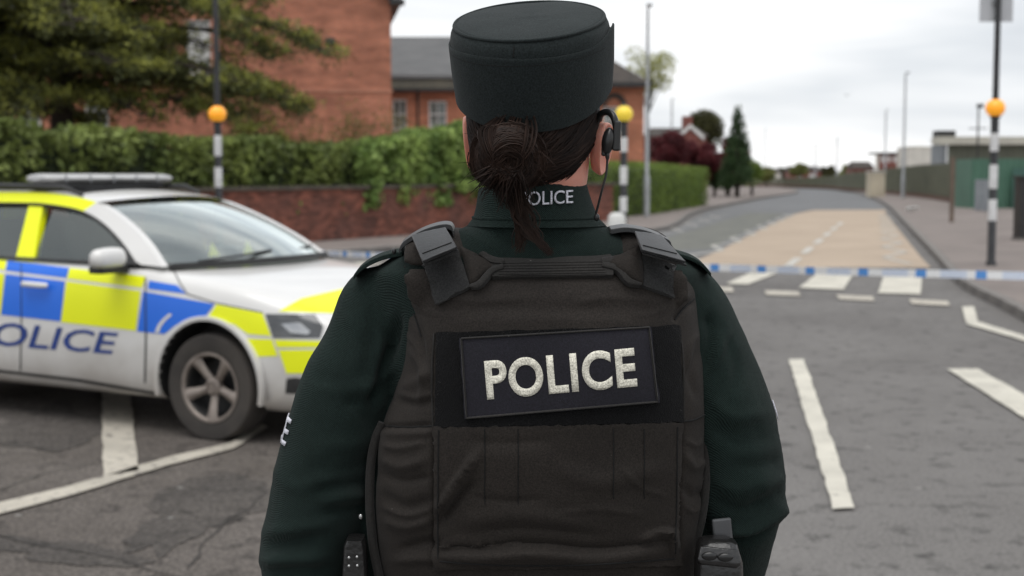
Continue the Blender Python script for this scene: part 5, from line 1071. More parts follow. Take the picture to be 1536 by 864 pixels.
sculpt(jumper, [([(600, 540), (570, 570), (520, 585), (470, 580)], 9, .004), ([(595, 560), (560, 595), (510, 610)], 8, -.004), ([(575, 640), (540, 665), (480, 670)], 10, .003), ([(560, 690), (520, 705), (470, 700)], 9, -.003), ([(410, 700), (440, 730), (500, 715)], 9, .003), ([(1068, 600), (1100, 625), (1150, 620)], 9, .004), ([(1066, 640), (1105, 665), (1160, 655)], 9, -.004), ([(1070, 720), (1110, 735), (1160, 712)], 8, .004), ([(1072, 750), (1110, 765), (1150, 755)], 7, -.004), ([(515, 470), (535, 500), (540, 560)], 9, .003), ([(1110, 510), (1095, 560), (1105, 610)], 9, .003), ([(740, 345), (760, 362), (800, 368)], 6, -.002), ([(890, 345), (870, 360), (840, 366)], 6, -.002), ([(700, 352), (740, 372)], 6, .002), ([(470, 735), (515, 728), (548, 722)], 7, -0.0054), ([(480, 752), (520, 745), (548, 742)], 7, 0.0054), ([(485, 768), (520, 764), (545, 762)], 6, -0.0054), ([(392, 822), (440, 815), (480, 805)], 10, -0.0072), ([(395, 842), (440, 838), (490, 835)], 9, 0.0072), ([(398, 800), (450, 792), (500, 785)], 9, 0.0054), ([(392, 858), (450, 856), (500, 855)], 7, -0.0054),
    ([(1076, 792), (1120, 795), (1160, 775), (1176, 755)], 8, 0.0108), ([(1080, 808), (1125, 808), (1165, 790)], 7, -0.0108), ([(1120, 760), (1150, 750), (1176, 735)], 8, -.004), ([(1140, 735), (1160, 725), (1176, 716)], 7, .004), ([(1100, 700), (1140, 697), (1172, 690)], 9, -0.0045),
    ([(598, 470), (585, 520), (566, 575), (558, 612)], 8, -0.0108), ([(580, 500), (562, 560), (548, 600)], 9, 0.0054), ([(1060, 470), (1066, 510), (1058, 560)], 8, -0.0090), ([(1090, 492), (1082, 520), (1062, 560)], 8, 0.0054), ([(1075, 480), (1100, 540), (1095, 600)], 9, -0.0045),
    ([(548, 425), (560, 470), (556, 520)], 7, -0.0036), ([(470, 560), (520, 590), (560, 640)], 12, -0.0036), ([(1070, 640), (1110, 650), (1150, 640)], 12, -0.0036)], noise_amp=.0032, noise_scale=12)
jumper.parent = per; jumper.matrix_parent_inverse = Matrix.Translation(-PX0)
def keep(o, parent=per):                      # parent without moving (meshes are built in world metres)
    o.parent = parent
    pl_ = PX0 if parent is per else Vector((0, 0, 0))
    if parent is per: o.matrix_parent_inverse = Matrix.Translation(-PX0)
    return o
JB = bvh_of(jumper)
# collar
col = MB(); cr_ = []
for v, L, R, yc, hd, tl in ((338, 701, 909, 1.715, .080, 0), (326, 710, 897, 1.713, .073, .0), (310, 714, 889, 1.708, .067, .002), (296, 716, 883, 1.705, .064, .004), (283, 718, 878, 1.703, .062, .006), (281, 722, 874, 1.703, .058, .006), (290, 724, 872, 1.703, .056, .006), (320, 726, 872, 1.705, .058, 0)):
    rg = ring_px(v, L, R, yc, hd, 48, 2.0); cr_.append([(p[0], p[1], p[2] + .010 * ((p[0] - rg[24][0]) / .12) * (tl / .006) - .012 * max(0, (p[1] - yc) / hd) * (tl > 0)) for p in rg])
col.loft(cr_, False); collar = keep(col.build('collar', M_JUMP, None, 180))
KB = bvh_of(collar)
sm = MB(); sm.tube([Vector(p) + (Vector(p) - Vector((At(800, 300, 1.71).x, 1.71, p[2]))).normalized() * .0008 for p in cr_[1] + cr_[1][:1]], .0016, 6); keep(sm.build('collar_seam', M_JUMP, None, 60))

# ---- generic: things laid on a surface, found by a ray from the viewpoint of the photograph
def hit(bvh, u, v, fallback=None):
    d = ray(u, v).normalized(); h_, nn, _, ds = bvh.ray_cast(O3, d)
    if h_ is None:
        best = None
        for k in range(30):
            hh, n2, _, q = bvh.find_nearest(O3 + d * (1.5 + .02 * k))
            if best is None or q < best[0]: best = (q, hh, n2)
        h_, nn = best[1], best[2]
    return h_, (nn if nn.dot(d) < 0 else -nn)
def quad_px(c, s_, t_):      # c: TL, TR, BR, BL
    a = np.array(c[0]) * (1 - s_) + np.array(c[1]) * s_; b_ = np.array(c[3]) * (1 - s_) + np.array(c[2]) * s_; return a * (1 - t_) + b_ * t_
def lay(name, c, bvh, mat, off=.003, nu=24, nv=14, wob=0.0, parent=per, drop=.006, seed=0):
    mb = MB(); g_ = []; 
    for j in range(nv + 1):
        row = []
        for i_ in range(nu + 1):
            p = quad_px(c, i_ / nu, j / nv)
            if wob and (i_ in (0, nu) or j in (0, nv)): p = p + wob * np.array([mnoise.noise((i_ * .35 + seed, j * .35, 1)), mnoise.noise((i_ * .35 + seed, j * .35, 9))])
            row.append(hit(bvh, *p))
        g_.append(row)
    for row in g_: mb.v += [tuple(h_ + nn * off) for h_, nn in row]
    W1 = nu + 1
    for j in range(nv):
        for i_ in range(nu): a = j * W1 + i_; mb.f.append((a, a + W1, a + W1 + 1, a + 1)); mb.m.append(0)
    per_ = [(0, i_) for i_ in range(nu)] + [(j, nu) for j in range(nv)] + [(nv, i_) for i_ in range(nu, 0, -1)] + [(j, 0) for j in range(nv, 0, -1)]
    o0 = len(mb.v)
    for j, i_ in per_: h_, nn = g_[j][i_]; mb.v.append(tuple(h_ + nn * (off - drop)))
    k = len(per_)
    for q in range(k):
        j, i_ = per_[q]; j2, i2 = per_[(q + 1) % k]; mb.f.append((j * W1 + i_, j2 * W1 + i2, o0 + (q + 1) % k, o0 + q)); mb.m.append(0)
    o = mb.build(name, mat, None, 50); return keep(o) if parent is per else sub_keep(o, parent)
def sub_keep(o, parent):
    o.parent = parent; bpy.context.view_layer.update(); o.matrix_parent_inverse = parent.matrix_world.inverted(); return o
def letters(name, s, c, bvh, mat, off, parent=per, bold=.0, th=.0012, spacing=1.0, res=3):
    bm = text_mesh(s, bold, 0, spacing, res); bmesh.ops.subdivide_edges(bm, edges=[e_ for e_ in bm.edges if e_.calc_length() > .12], cuts=2)
    bmesh.ops.triangulate(bm, faces=bm.faces); geo = bmesh.ops.extrude_face_region(bm, geom=bm.faces[:]); top = {v for v in geo['geom'] if isinstance(v, bmesh.types.BMVert)}
    for v in bm.verts:
        p = quad_px(c, v.co.x, 1 - v.co.y); h_, nn = hit(bvh, *p); v.co = h_ + nn * (off + (th if v in top else -.001))
    bmesh.ops.recalc_face_normals(bm, faces=bm.faces); me = bpy.data.meshes.new(name); bm.to_mesh(me); bm.free(); o = link(name, me, mat)
    return keep(o) if parent is per else sub_keep(o, parent)
def seam(name, px, bvh, mat=None, r_=.0009, off=.0004, parent=per, n_=6):
    P = [hit(bvh, *p) for p in crom(px, n_)]; o = MB().tube([h_ + nn * off for h_, nn in P], r_, 6).build(name, mat or M_STITCH, None, 60); return keep(o) if parent is per else sub_keep(o, parent)

# ---- body armour
vm = MB()
VR = ((380, 614, 1012, 1.745, .088), (395, 606, 1028, 1.747, .108), (420, 602, 1038, 1.748, .126), (450, 602, 1043, 1.749, .139), (490, 606, 1045, 1.75, .148), (540, 602, 1048, 1.75, .150), (590, 590, 1052, 1.75, .148), (625, 578, 1052, 1.75, .146), (660, 570, 1052, 1.75, .143), (720, 565, 1051, 1.752, .136), (790, 566, 1044, 1.757, .127), (840, 572, 1040, 1.76, .121), (870, 582, 1030, 1.76, .117), (905, 590, 1025, 1.76, .112), (915, 600, 1016, 1.76, .104))
rr = crom([(*r_,) for r_ in VR], 4)
vm.loft([ring_px(r_[0], r_[1], r_[2], r_[3], r_[4], 120, 2.7) for r_ in rr])
# shoulder sections of the armour, over the shoulders
def shoulder(side_, px_back, Ys):
    mb = vm; rings = []
    for (uo, ui, vo, vi), Y in zip(px_back, Ys):
        a = At(uo, vo, Y); b_ = At(ui, vi, Y); m_2 = (a + b_) / 2; ring = []
        for k in range(14):
            t = 2 * math.pi * k / 14; e1 = (b_ - a) / 2; ring.append(m_2 + e1 * math.copysign(abs(math.cos(t)) ** .7, math.cos(t)) + Vector((0, .35, .94)) * (.014 * math.copysign(abs(math.sin(t)) ** .8, math.sin(t))) )
        rings.append(ring)
    q = [[tuple(p) for p in r_] for r_ in rings]; Q = []
    for j in range(14): Q.append(crom([r_[j] for r_ in q], 4))
    mb.loft([[Q[j][i_] for j in range(14)] for i_ in range(len(Q[0]))])
SL = shoulder(-1, [(610, 752, 450, 436), (604, 736, 408, 404), (605, 714, 378, 378), (616, 702, 366, 360), (640, 710, 368, 358), (640, 710, 420, 410)], [1.652, 1.650, 1.664, 1.69, 1.76, 1.83])
SR = shoulder(1, [(902, 1036, 436, 448), (912, 1032, 402, 408), (925, 1018, 376, 382), (928, 1005, 358, 364), (925, 990, 356, 366), (925, 990, 410, 420)], [1.652, 1.650, 1.664, 1.69, 1.76, 1.83])
vest = rem(vm, 'body_armour', M_VEST, .0031, 7)
VS0 = bvh_of(vest)
sculpt(vest, [([(576, 668), (600, 672), (640, 664)], 4, .003), ([(572, 712), (605, 722), (646, 716)], 4, -.003), ([(574, 760), (612, 772), (646, 764)], 4, .003), ([(1028, 660), (1042, 668), (1052, 662)], 3, .0025), ([(1028, 760), (1040, 768), (1048, 760)], 3, .0025), ([(610, 500), (632, 530), (640, 575)], 4, .0025), ([(598, 590), (625, 598), (650, 590)], 4, .0025), ([(1046, 500), (1034, 520), (1030, 560)], 4, .0025), ([(625, 462), (660, 472), (700, 470)], 4, .0015), ([(1000, 462), (975, 472), (940, 470)], 4, .0015), ([(665, 445), (720, 452), (800, 448)], 6, .002), ([(860, 455), (920, 447), (990, 452)], 6, .002), ([(615, 520), (635, 560), (630, 610)], 7, .004), ([(1048, 520), (1034, 560), (1044, 600)], 6, -.003), ([(575, 690), (600, 700), (640, 690)], 8, .004), ([(570, 740), (610, 760), (648, 750)], 9, -.004), ([(575, 780), (610, 790), (648, 780)], 7, .004), ([(1026, 680), (1040, 700), (1056, 690)], 7, .004), ([(1026, 730), (1040, 745), (1054, 735)], 7, -.004), ([(700, 660), (760, 664), (830, 660)], 9, -.002), ([(830, 700), (900, 720), (1000, 700)], 14, .003), ([(690, 780), (780, 770), (880, 785)], 12, .0035), ([(720, 795), (800, 790), (900, 800)], 9, -.003), ([(640, 470), (760, 462), (900, 465), (1000, 470)], 14, -.002), ([(650, 480), (800, 478), (980, 480)], 8, .001), ([(606, 452), (622, 478), (634, 508), (640, 560)], 5, -0.0045), ([(622, 470), (640, 520), (644, 580)], 9, 0.0030), ([(1040, 450), (1022, 466), (1010, 482)], 5, -0.0045), ([(1030, 440), (1015, 456)], 6, 0.0030),
    ([(570, 640), (610, 640), (650, 638)], 4, -0.0045), ([(575, 650), (620, 650), (650, 648)], 6, 0.0030), ([(590, 600), (625, 606), (652, 600)], 7, -0.0030), ([(600, 580), (630, 570), (650, 555)], 8, 0.0030),
    ([(656, 770), (675, 740), (700, 705), (715, 680)], 6, 0.0045), ([(660, 790), (690, 745), (715, 720)], 8, -0.0045), ([(650, 640), (652, 740), (650, 850)], 4, -0.0045), ([(1022, 636), (1020, 740), (1018, 840)], 4, -0.0045),
    ([(655, 818), (720, 816), (790, 812), (900, 822), (990, 810)], 7, -0.0045), ([(655, 832), (720, 835), (800, 832), (900, 838), (1000, 822)], 8, 0.0060), ([(970, 806), (990, 798), (1008, 802), (1004, 825)], 5, 0.0060), ([(600, 825), (640, 815), (660, 820)], 8, -0.0060), ([(590, 840), (640, 838), (680, 850)], 8, 0.0045),
    ([(700, 430), (800, 445), (940, 432)], 16, .002), ([(565, 700), (600, 720), (645, 715)], 14, -0.0030)], noise_amp=.0026, noise_scale=11)
keep(vest); VB = bvh_of(vest)
# pocket panel, velcro field, name patch
pocket = lay('pocket_panel', [(653, 641), (1021, 633), (1019, 846), (652, 852)], VB, M_VEST, .0050, 100, 64, 3)
sculpt(pocket, [([(658, 768), (672, 742), (690, 715), (712, 690)], 3, .0025), ([(664, 782), (685, 750), (705, 726)], 4, -.002), ([(654, 820), (690, 819), (730, 815), (765, 812)], 3, .0025), ([(656, 828), (700, 828), (760, 823)], 4, -.002), ([(960, 808), (985, 799), (1004, 800), (1009, 806), (1003, 826)], 3, .003), ([(965, 816), (988, 808), (1000, 812)], 4, -.002), ([(700, 745), (760, 752), (820, 748)], 5, -.0015), ([(840, 770), (900, 764), (960, 772)], 5, .0015), ([(930, 700), (960, 730), (1000, 745)], 4, .0015), ([(760, 838), (850, 842), (950, 838)], 4, -.002), ([(656, 770), (675, 740), (700, 705), (718, 678)], 6, .004), ([(655, 832), (720, 835), (800, 832), (900, 838), (1000, 822)], 8, .005), ([(955, 812), (990, 800), (1010, 802), (1006, 828)], 6, .005), ([(655, 822), (690, 812), (740, 818)], 6, .003)])
PB = bvh_of(pocket)
for u_ in (727, 777, 920, 966): seam('stitch_line', [(u_, 643), (u_ + .5, 690), (u_, 735), (u_ + .5, 756 if u_ < 800 else 748)], PB, r_=.0007)
seam('pocket_hem', [(660, 842), (760, 848), (880, 847), (1012, 838)], PB, M_STITCH, .001); seam('pocket_edge_seam', [(1016, 640), (1015, 740), (1013, 830)], PB, M_STITCH, .001); seam('pocket_edge_seam', [(658, 645), (657, 740), (657, 838)], PB, M_STITCH, .001)
velcro = lay('velcro_field', [(657, 499), (1016, 489), (1022, 632), (655, 641)], VB, M_VELCRO, .0045, 40, 20, 3, drop=.005, seed=4)
XB = bvh_of(velcro)
pc = [(690, 507), (975, 490), (988, 603), (698, 628)]
patch = lay('name_patch', pc, XB, M_PATCH_, .0028, 36, 18, 2, drop=.0035, seed=7)
NB = bvh_of(patch)
ed = [pc[0], ((pc[0][0] + pc[1][0]) / 2, 498.5), pc[1], ((pc[1][0] + pc[2][0]) / 2 + 2, 546), pc[2], ((pc[2][0] + pc[3][0]) / 2, 616), pc[3], ((pc[3][0] + pc[0][0]) / 2 + 1, 567), pc[0]]
bp_px = []
for i_ in range(4):
    a, b_ = np.array(pc[i_]), np.array(pc[(i_ + 1) % 4])
    for k in range(12): bp_px.append(tuple(a + (b_ - a) * k / 12))
bp_px.append(pc[0]); cen = np.array([838, 557])
P = [hit(NB, *(cen + (np.array(p) - cen) * .985)) for p in bp_px]
sub_keep(MB().tube([h_ + nn * .0006 for h_, nn in P], .0021, 6, flat=.6).build('patch_border', M_TRIM, None, 60), patch)
letters('lettering', 'POLICE', [(726, 541), (951, 521), (956, 580), (731, 600)], NB, M_LETTER, .0004, patch, .030, .0004, 1.08, 8)
fz = MB(); rf = random.Random(21)
for k in range(150):
    e_ = rf.random(); f = rf.random()
    if e_ < .45: u_, v_ = 660 + 352 * f, 499 - 9.5 * f + rf.gauss(0, 1.2)
    elif e_ < .7: u_, v_ = 692 + 282 * f, 507 - 17 * f + rf.gauss(0, 1.5)
    elif e_ < .85: u_, v_ = 658 + 360 * f, 640 - 8 * f + rf.gauss(0, 1.2)
    else: u_, v_ = rf.choice((657, 1019)) + rf.gauss(0, 1.5), 500 + 135 * f
    h_, nn = hit(XB, u_, v_); a = rf.uniform(0, 6.28); d = Vector((math.cos(a), -.25, math.sin(a))) * rf.uniform(.002, .0055)
    h_ = h_ + nn * .003; fz.tube([h_, h_ + d * .5 + Vector((rf.gauss(0, .0006), -.0008, rf.gauss(0, .0006))), h_ + d], [.00022, .00018, .0001], 3)
fzo = sub_keep(fz.build('loose_fibres', M_TRIM, None), velcro); fzo['kind'] = 'stuff'
# elastic yoke strap with pinched ends
def ribbon(name, px, w, bvh, mat, off, parent=per, n_=8, th=.002):
    """px: centreline (u,v); w: half width in px per point"""
    Q = crom([(*p, ww) for p, ww in zip(px, w)], n_); mb = MB(); rings = []
    for i_, q in enumerate(Q):
        t = Q[min(i_ + 1, len(Q) - 1)][:2] - Q[max(i_ - 1, 0)][:2]; t = t / np.linalg.norm(t); nn2 = np.array([-t[1], t[0]]); ring = []
        for k, f in enumerate((-1, -.6, 0, .6, 1)):
            h_, nn = hit(bvh, *(q[:2] + nn2 * q[2] * f)); ring.append(h_ + nn * (off + (.001 if abs(f) < .9 else 0)))
        for f in (1, -1):
            h_, nn = hit(bvh, *(q[:2] + nn2 * q[2] * f)); ring.append(h_ + nn * (off - th - .002))
        rings.append(ring)
    o = mb.loft(rings).build(name, mat, None, 50); return keep(o) if parent is per else sub_keep(o, parent)
def joined_bvh(objs):
    vs_, fs = [], []
    for o in objs:
        k = len(vs_); M = Matrix.Identity(4); vs_ += [v.co.copy() for v in o.data.vertices]; fs += [tuple(i_ + k for i_ in p.vertices) for p in o.data.polygons]
    return BVHTree.FromPolygons(vs_, fs)
UB = VB
yoke = ribbon('yoke_strap', [(738, 404), (780, 403), (830, 403), (880, 402), (918, 401)], [16, 15, 15, 15, 16], UB, M_TRIM, .007, n_=6, th=.005)
YKB = bvh_of(yoke)
for v_ in (-9, -5, -1, 3, 7, 11): seam('elastic_rib', [(748, 404 + v_), (800, 403.5 + v_), (860, 402.5 + v_), (908, 401.5 + v_)], YKB, M_TRIM, .0007, .0003, yoke, 4)
def tri(name, pts, mat, off, pinch=None, nsub=7):
    """gathered cloth gusset between the yoke strap and a shoulder tab"""
    mb = MB(); A_, B_, C__ = [np.array(p, float) for p in pts]; idx = {}
    for i_ in range(nsub + 1):
        for j in range(nsub + 1 - i_):
            f = i_ / nsub; g_ = j / nsub; p = A_ * (1 - f - g_) + B_ * f + C__ * g_; h_, nn = hit(UB, *p); bul = .006 * 27 * f * g_ * (1 - f - g_); idx[i_, j] = len(mb.v); mb.v.append(tuple(h_ + nn * (off + bul)))
    for i_ in range(nsub):
        for j in range(nsub - i_):
            mb.f.append((idx[i_, j], idx[i_ + 1, j], idx[i_, j + 1])); mb.m.append(0)
            if j < nsub - i_ - 1: mb.f.append((idx[i_ + 1, j], idx[i_ + 1, j + 1], idx[i_, j + 1])); mb.m.append(0)
    o = mb.build(name, mat, None, 180); s_ = o.modifiers.new('so', 'SOLIDIFY'); s_.thickness = .004; return keep(o)
tri('gusset', [(752, 403), (690, 372), (706, 434)], M_VEST, .006); tri('gusset', [(905, 400), (958, 374), (960, 432)], M_VEST, .006)
ribbon('gusset_fold', [(756, 401), (736, 397), (718, 386)], [3, 4, 2], UB, M_TRIM, .010, n_=5, th=.006); ribbon('gusset_fold', [(756, 407), (738, 413), (722, 430), (708, 434)], [3, 4, 4, 2], UB, M_TRIM, .010, n_=5, th=.006)
ribbon('gusset_fold', [(902, 399), (925, 396), (946, 384)], [3, 4, 2], UB, M_TRIM, .010, n_=5, th=.006); ribbon('gusset_fold', [(902, 404), (924, 409), (940, 426), (958, 431)], [3, 4, 4, 2], UB, M_TRIM, .010, n_=5, th=.006)
# grey velcro tabs and the folded strap ends over them
lay('velcro_tab', [(634, 396), (688, 378), (707, 433), (658, 457)], UB, M_PILE, .007, 12, 12, drop=.010); lay('velcro_tab', [(958, 384), (1010, 396), (1008, 448), (958, 430)], UB, M_PILE, .007, 12, 12, drop=.010)
def slabstrap(name, c, Y0, Y1, th, mat, lift=0):
    """folded strap end: a thick curved slab, TL TR BR BL in px with depth at top Y0 and bottom Y1"""
    mb = MB(); rings = []
    for j in range(7):
        t = j / 6; Y = Y0 + (Y1 - Y0) * t - .004 * math.sin(math.pi * t); L_, R_2 = quad_px(c, 0, t), quad_px(c, 1, t); ring = []
        for s2 in np.linspace(0, 1, 7): p = L_ * (1 - s2) + R_2 * s2; ring.append(At(p[0], p[1], Y - .006 * math.sin(math.pi * s2)))
        for s2 in np.linspace(1, 0, 7): p = L_ * (1 - s2) + R_2 * s2; q = At(p[0], p[1], Y - .006 * math.sin(math.pi * s2)); ring.append(q + Vector((0, th * .8, -th * .6)))
        rings.append(ring)
    return keep(mb.loft(rings).build(name, mat, None, 40, bevel=.0012))
for nm, c in (('L', [(617, 352), (668, 340), (686, 370), (634, 392)]), ('R', [(952, 346), (992, 352), (1029, 392), (962, 374)])):
    o = slabstrap('strap_end', c, 1.655, 1.597, .005, M_STRAP); OB = bvh_of(o)
    c2 = [np.array(p) + np.array([2, 5.5]) for p in c]; slabstrap('strap_under_layer', [tuple(p) for p in c2], 1.66, 1.602, .004, M_PILE)
    a, b_ = np.array(c[3]), np.array(c[2]); t_, r2 = np.array(c[0]), np.array(c[1])
    L_ = a * .75 + t_ * .25; R_2 = b_ * .75 + r2 * .25; seam('strap_stitch', [tuple(L_ * .92 + R_2 * .08), tuple((L_ + R_2) / 2), tuple(L_ * .08 + R_2 * .92)], OB, M_STITCH, .0008, .0002, o, 4)
def arch(name, px, Y, r_, mat, flat=.5): return keep(MB().tube([At(u, v, Y + dy) for u, v, dy in crom(px, 6)], r_, 10, flat=flat).build(name, mat, None, 60))
def overband(name, px, Y0, Y1, th, mat, drop=.0):
    mb = MB(); rings = []
    for u, v, dy in crom(px, 6):
        a = At(u, v, Y0 + dy); b_ = Vector((a.x, Y1 + dy, a.z - drop)); m_ = (a + b_) / 2 + Vector((0, 0, .003)); rings.append([a, m_, b_, b_ - Vector((0, 0, th)), m_ - Vector((0, 0, th)), a - Vector((0, 0, th))])
    return keep(mb.loft(rings).build(name, mat, None, 50, bevel=.001))
overband('shoulder_band', [(598, 374, 0), (606, 362, 0), (632, 346, .0), (660, 337, 0), (676, 338, .0), (680, 348, 0)], 1.668, 1.73, .006, M_STRAP)
overband('shoulder_band', [(916, 344, 0), (940, 341, 0), (970, 346, 0), (1000, 358, 0), (1007, 364, 0)], 1.668, 1.73, .006, M_STRAP)
# jumper epaulettes
UJ = JB
def epaul(px, w): 
    return ribbon('epaulette', px, w, UJ, M_JUMP, .006, n_=6, th=.004)
overband('epaulette', [(604, 377, 0), (578, 382, 0), (555, 391, 0), (538, 403, 0), (530, 413, 0)], 1.70, 1.775, .006, M_JUMP); overband('epaulette', [(1018, 380, 0), (1040, 387, 0), (1056, 397, 0), (1067, 410, 0)], 1.70, 1.775, .005, M_JUMP)
keep(MB().ell(At(591, 377, 1.68), (.003, .003, .004)).build('epaulette_button', M_BLKPL, None, 180))
# side binding of the armour
for px in ([(574, 634), (563, 660), (556, 700), (555, 760), (560, 820), (570, 870)], [(1053, 618), (1058, 650), (1059, 700), (1055, 760), (1044, 810), (1032, 850)]):
    keep(MB().tube([At(u, v, 1.71) for u, v in crom(px, 6)], .0058, 10, flat=1.0).build('side_binding', M_TRIM, None, 60))
seam('panel_seam', [(606, 450), (622, 474), (632, 505)], VB, M_STITCH, .0011); seam('panel_seam', [(570, 638), (610, 641), (652, 639)], VB, M_STITCH, .0012); seam('panel_seam', [(1022, 632), (1040, 630), (1056, 622)], VB, M_STITCH, .0012); seam('panel_seam', [(1041, 448), (1022, 466), (1012, 480)], VB, M_STITCH, .0011)
seam('panel_seam', [(652, 500), (648, 560), (650, 640)], VB, M_TRIM, .0016); seam('panel_seam', [(1018, 490), (1024, 540), (1025, 632)], VB, M_TRIM, .0016)
# sleeve lettering wrapped round the arms
def wrap_text(armC, vmid, a_end, sgn, hgt, arc, tilt):
    i_ = min(range(len(armC)), key=lambda k: abs(to_px(armC[k][:3])[1] - vmid)); c = Vector(armC[i_][:3]); ax_ = (Vector(armC[i_ + 1][:3]) - Vector(armC[i_ - 1][:3])).normalized(); ax_ = -ax_ if ax_.z < 0 else ax_
    bm = text_mesh('POLICE', .012)
    for v in bm.verts:
        ang = (a_end + arc * (1 - v.co.x)) if sgn < 0 else (a_end + arc * v.co.x); d = Vector((sgn * math.sin(ang), -math.cos(ang), 0)); o_ = c + ax_ * ((v.co.y - .5) * hgt + tilt * (v.co.x - .5)); h_, nn, _, _ = JB.ray_cast(o_, d)
        if h_ is None: h_, nn = o_ + d * .05, d
        v.co = h_ + d * .0012
    me = bpy.data.meshes.new('sleeve_lettering'); bm.to_mesh(me); bm.free(); o = link('sleeve_lettering', me, M_LETTERW); s_ = o.modifiers.new('so', 'SOLIDIFY'); s_.thickness = .001; s_.offset = 1; keep(o)
wrap_text(LA, 637, math.radians(58), -1, .036, math.radians(130), -.012); wrap_text(RA, 618, math.radians(84), 1, .026, math.radians(120), 0)
letters('collar_lettering', 'POLICE', [(781, 288), (858, 285), (858, 305), (781, 309)], KB, M_LETTERW, .0012, collar, .004, .001, 1.0, 6)

# ---- head, neck, hands: one continuous skin surface
HC = At(803, 180, 1.703)                    # middle of the head
HY = math.radians(-15)                      # head turned a little to her right
HR = Matrix.Rotation(HY, 3, 'Z') @ Matrix.Rotation(math.radians(3), 3, 'Y') @ Matrix.Rotation(math.radians(8), 3, 'X')
def H(x, y, z): return HC + HR @ Vector((x, y, z))
bd_ = MB()
bd_.ell(H(0, .002, .012), (.076, .094, .088), HR, 24, 16); bd_.ell(H(0, .03, -.045), (.060, .066, .070), HR, 20, 12); bd_.ell(H(0, .058, -.088), (.036, .034, .028), HR); bd_.ell(H(0, -.03, -.03), (.064, .058, .06), HR)
bd_.ell(H(0, .099, -.028), (.012, .016, .024), HR, 12, 8); bd_.ell(H(0, .108, -.042), (.014, .013, .010), HR, 12, 8); bd_.ell(H(0, .088, -.068), (.022, .010, .006), HR, 12, 8); bd_.ell(H(0, .086, -.077), (.019, .011, .007), HR, 12, 8); bd_.ell(H(0, .088, .014), (.05, .012, .01), HR, 14, 8)
nk = [At(812, 215, 1.70), At(811, 262, 1.70), At(803, 305, 1.71), At(806, 345, 1.735)]; bd_.tube(nk, [.060, .0575, .056, .066], 24)
bd_.loft([ring_px(v, L, R, 1.75, hd, 24) for v, L, R, hd in ((345, 740, 880, .05), (400, 610, 1000, .07), (600, 620, 1020, .1), (900, 610, 1020, .1), (1100, 600, 1030, .105))])
for armC in (LA, RA): bd_.tube([a[:3] for a in armC[10:]], [a[3] * .72 for a in armC[10:]], 12)
hands = []
for armC, sg in ((LA, 1), (RA, -1)):
    w0 = Vector(armC[-1][:3]); d = (Vector(armC[-1][:3]) - Vector(armC[-4][:3])).normalized(); nrm_ = Vector((0, .35, .94)); nrm_ = (nrm_ - d * nrm_.dot(d)).normalized(); sd_ = d.cross(nrm_) * sg
    bd_.tube([w0 - d * .02, w0 + d * .03, w0 + d * .08], [.026, .034, .034], 14, flat=.55)
    for k, (of, ln) in enumerate(((-.027, .066), (-.009, .076), (.009, .072), (.027, .056))):
        b_ = w0 + d * .078 + sd_ * of; bd_.tube([b_ - d * .015, b_ + d * ln * .4 - nrm_ * .006, b_ + d * ln * .7 - nrm_ * .02, b_ + d * ln * .9 - nrm_ * .036], [.0095, .009, .008, .0065], 8)
    b_ = w0 + d * .02 - sd_ * .030; bd_.tube([b_, b_ + d * .028 - sd_ * .016 - nrm_ * .008, b_ + d * .055 - sd_ * .014 - nrm_ * .022], [.012, .0105, .008], 8)
bodyo = keep(rem(bd_, 'body', M_SKIN, .0045, 4))
for s in (-1, 1):
    keep(MB().ell(H(s * .031, .082, -.004), (.0125, .0125, .0125), HR, 14, 10).build('eye', M_WHITE, None, 180))
    keep(MB().tube([H(s * .015, .096, .012), H(s * .032, .095, .018), H(s * .050, .085, .012)], .003, 6).build('eyebrow', M_HAIRC, None, 60))
# ears
def ear(s, out=.0):
    mb = MB(); R = HR @ Matrix.Rotation(math.radians(-s * 22), 3, 'Z') @ Matrix.Rotation(math.radians(s * 6), 3, 'Y'); o_ = H(s * .0755, .004, -.028)
    prof = [(-.012, -.034, .6), (-.006, -.030, .8), (0, -.02, 1), (.004, 0, 1), (.004, .012, 1), (0, .024, 1), (-.008, .031, .9)]
    rings = []
    n_ = 22
    for lay_, (off_, sc) in enumerate(((-.006, .82), (.003, .95), (.010, 1.0), (.0135, .97), (.0125, .86), (.008, .7), (.005, .3))):
        ring = []
        for k in range(n_):
            t = 2 * math.pi * k / n_; y_ = -math.cos(t) * .0175 * (1 + .22 * math.sin(t)) * sc; z_ = math.sin(t) * .033 * sc - .002; ring.append(o_ + R @ Vector((s * (off_ + .25 * max(0, -y_)), y_, z_)))
        rings.append(ring)
    mb.loft(rings); o = mb.build('ear', M_SKIN, None, 180); m = o.modifiers.new('s', 'SUBSURF'); m.levels = m.render_levels = 1; return keep(o)
earR = ear(1); earL = ear(-1)

# ---- cap
TILT = math.radians(19); CR = Matrix.Rotation(TILT, 3, 'X') @ Matrix.Rotation(math.radians(-3.0), 3, 'Y') @ Matrix.Rotation(math.radians(-15), 3, 'Z')
CC = At(800, 155.5, 1.70)
def cap_low(h_, t): return .021 * (1 + math.sin(t - .26)) * max(0, 1 - max(0, h_) / .05)      # lower edge climbs from the nape to the brow
def cap_ring(h_, a, b_, n=64, wob=0.0): return [CC + CR @ Vector((a * math.cos(2 * math.pi * k / n), b_ * math.sin(2 * math.pi * k / n), h_ + cap_low(h_, 2 * math.pi * k / n) + wob * math.sin(2 * math.pi * k / n * 2 + 1))) for k in range(n)]
cp_ = MB(); prof = [(-.004, .0865, .0985), (.0, .0902, .1020), (.02, .0912, .1030), (.05, .0927, .1050), (.078, .0940, .1066), (.087, .0938, .1064), (.0925, .0927, .1052), (.097, .0907, .1031), (.0998, .0886, .101), (.1010, .0868, .0991)]
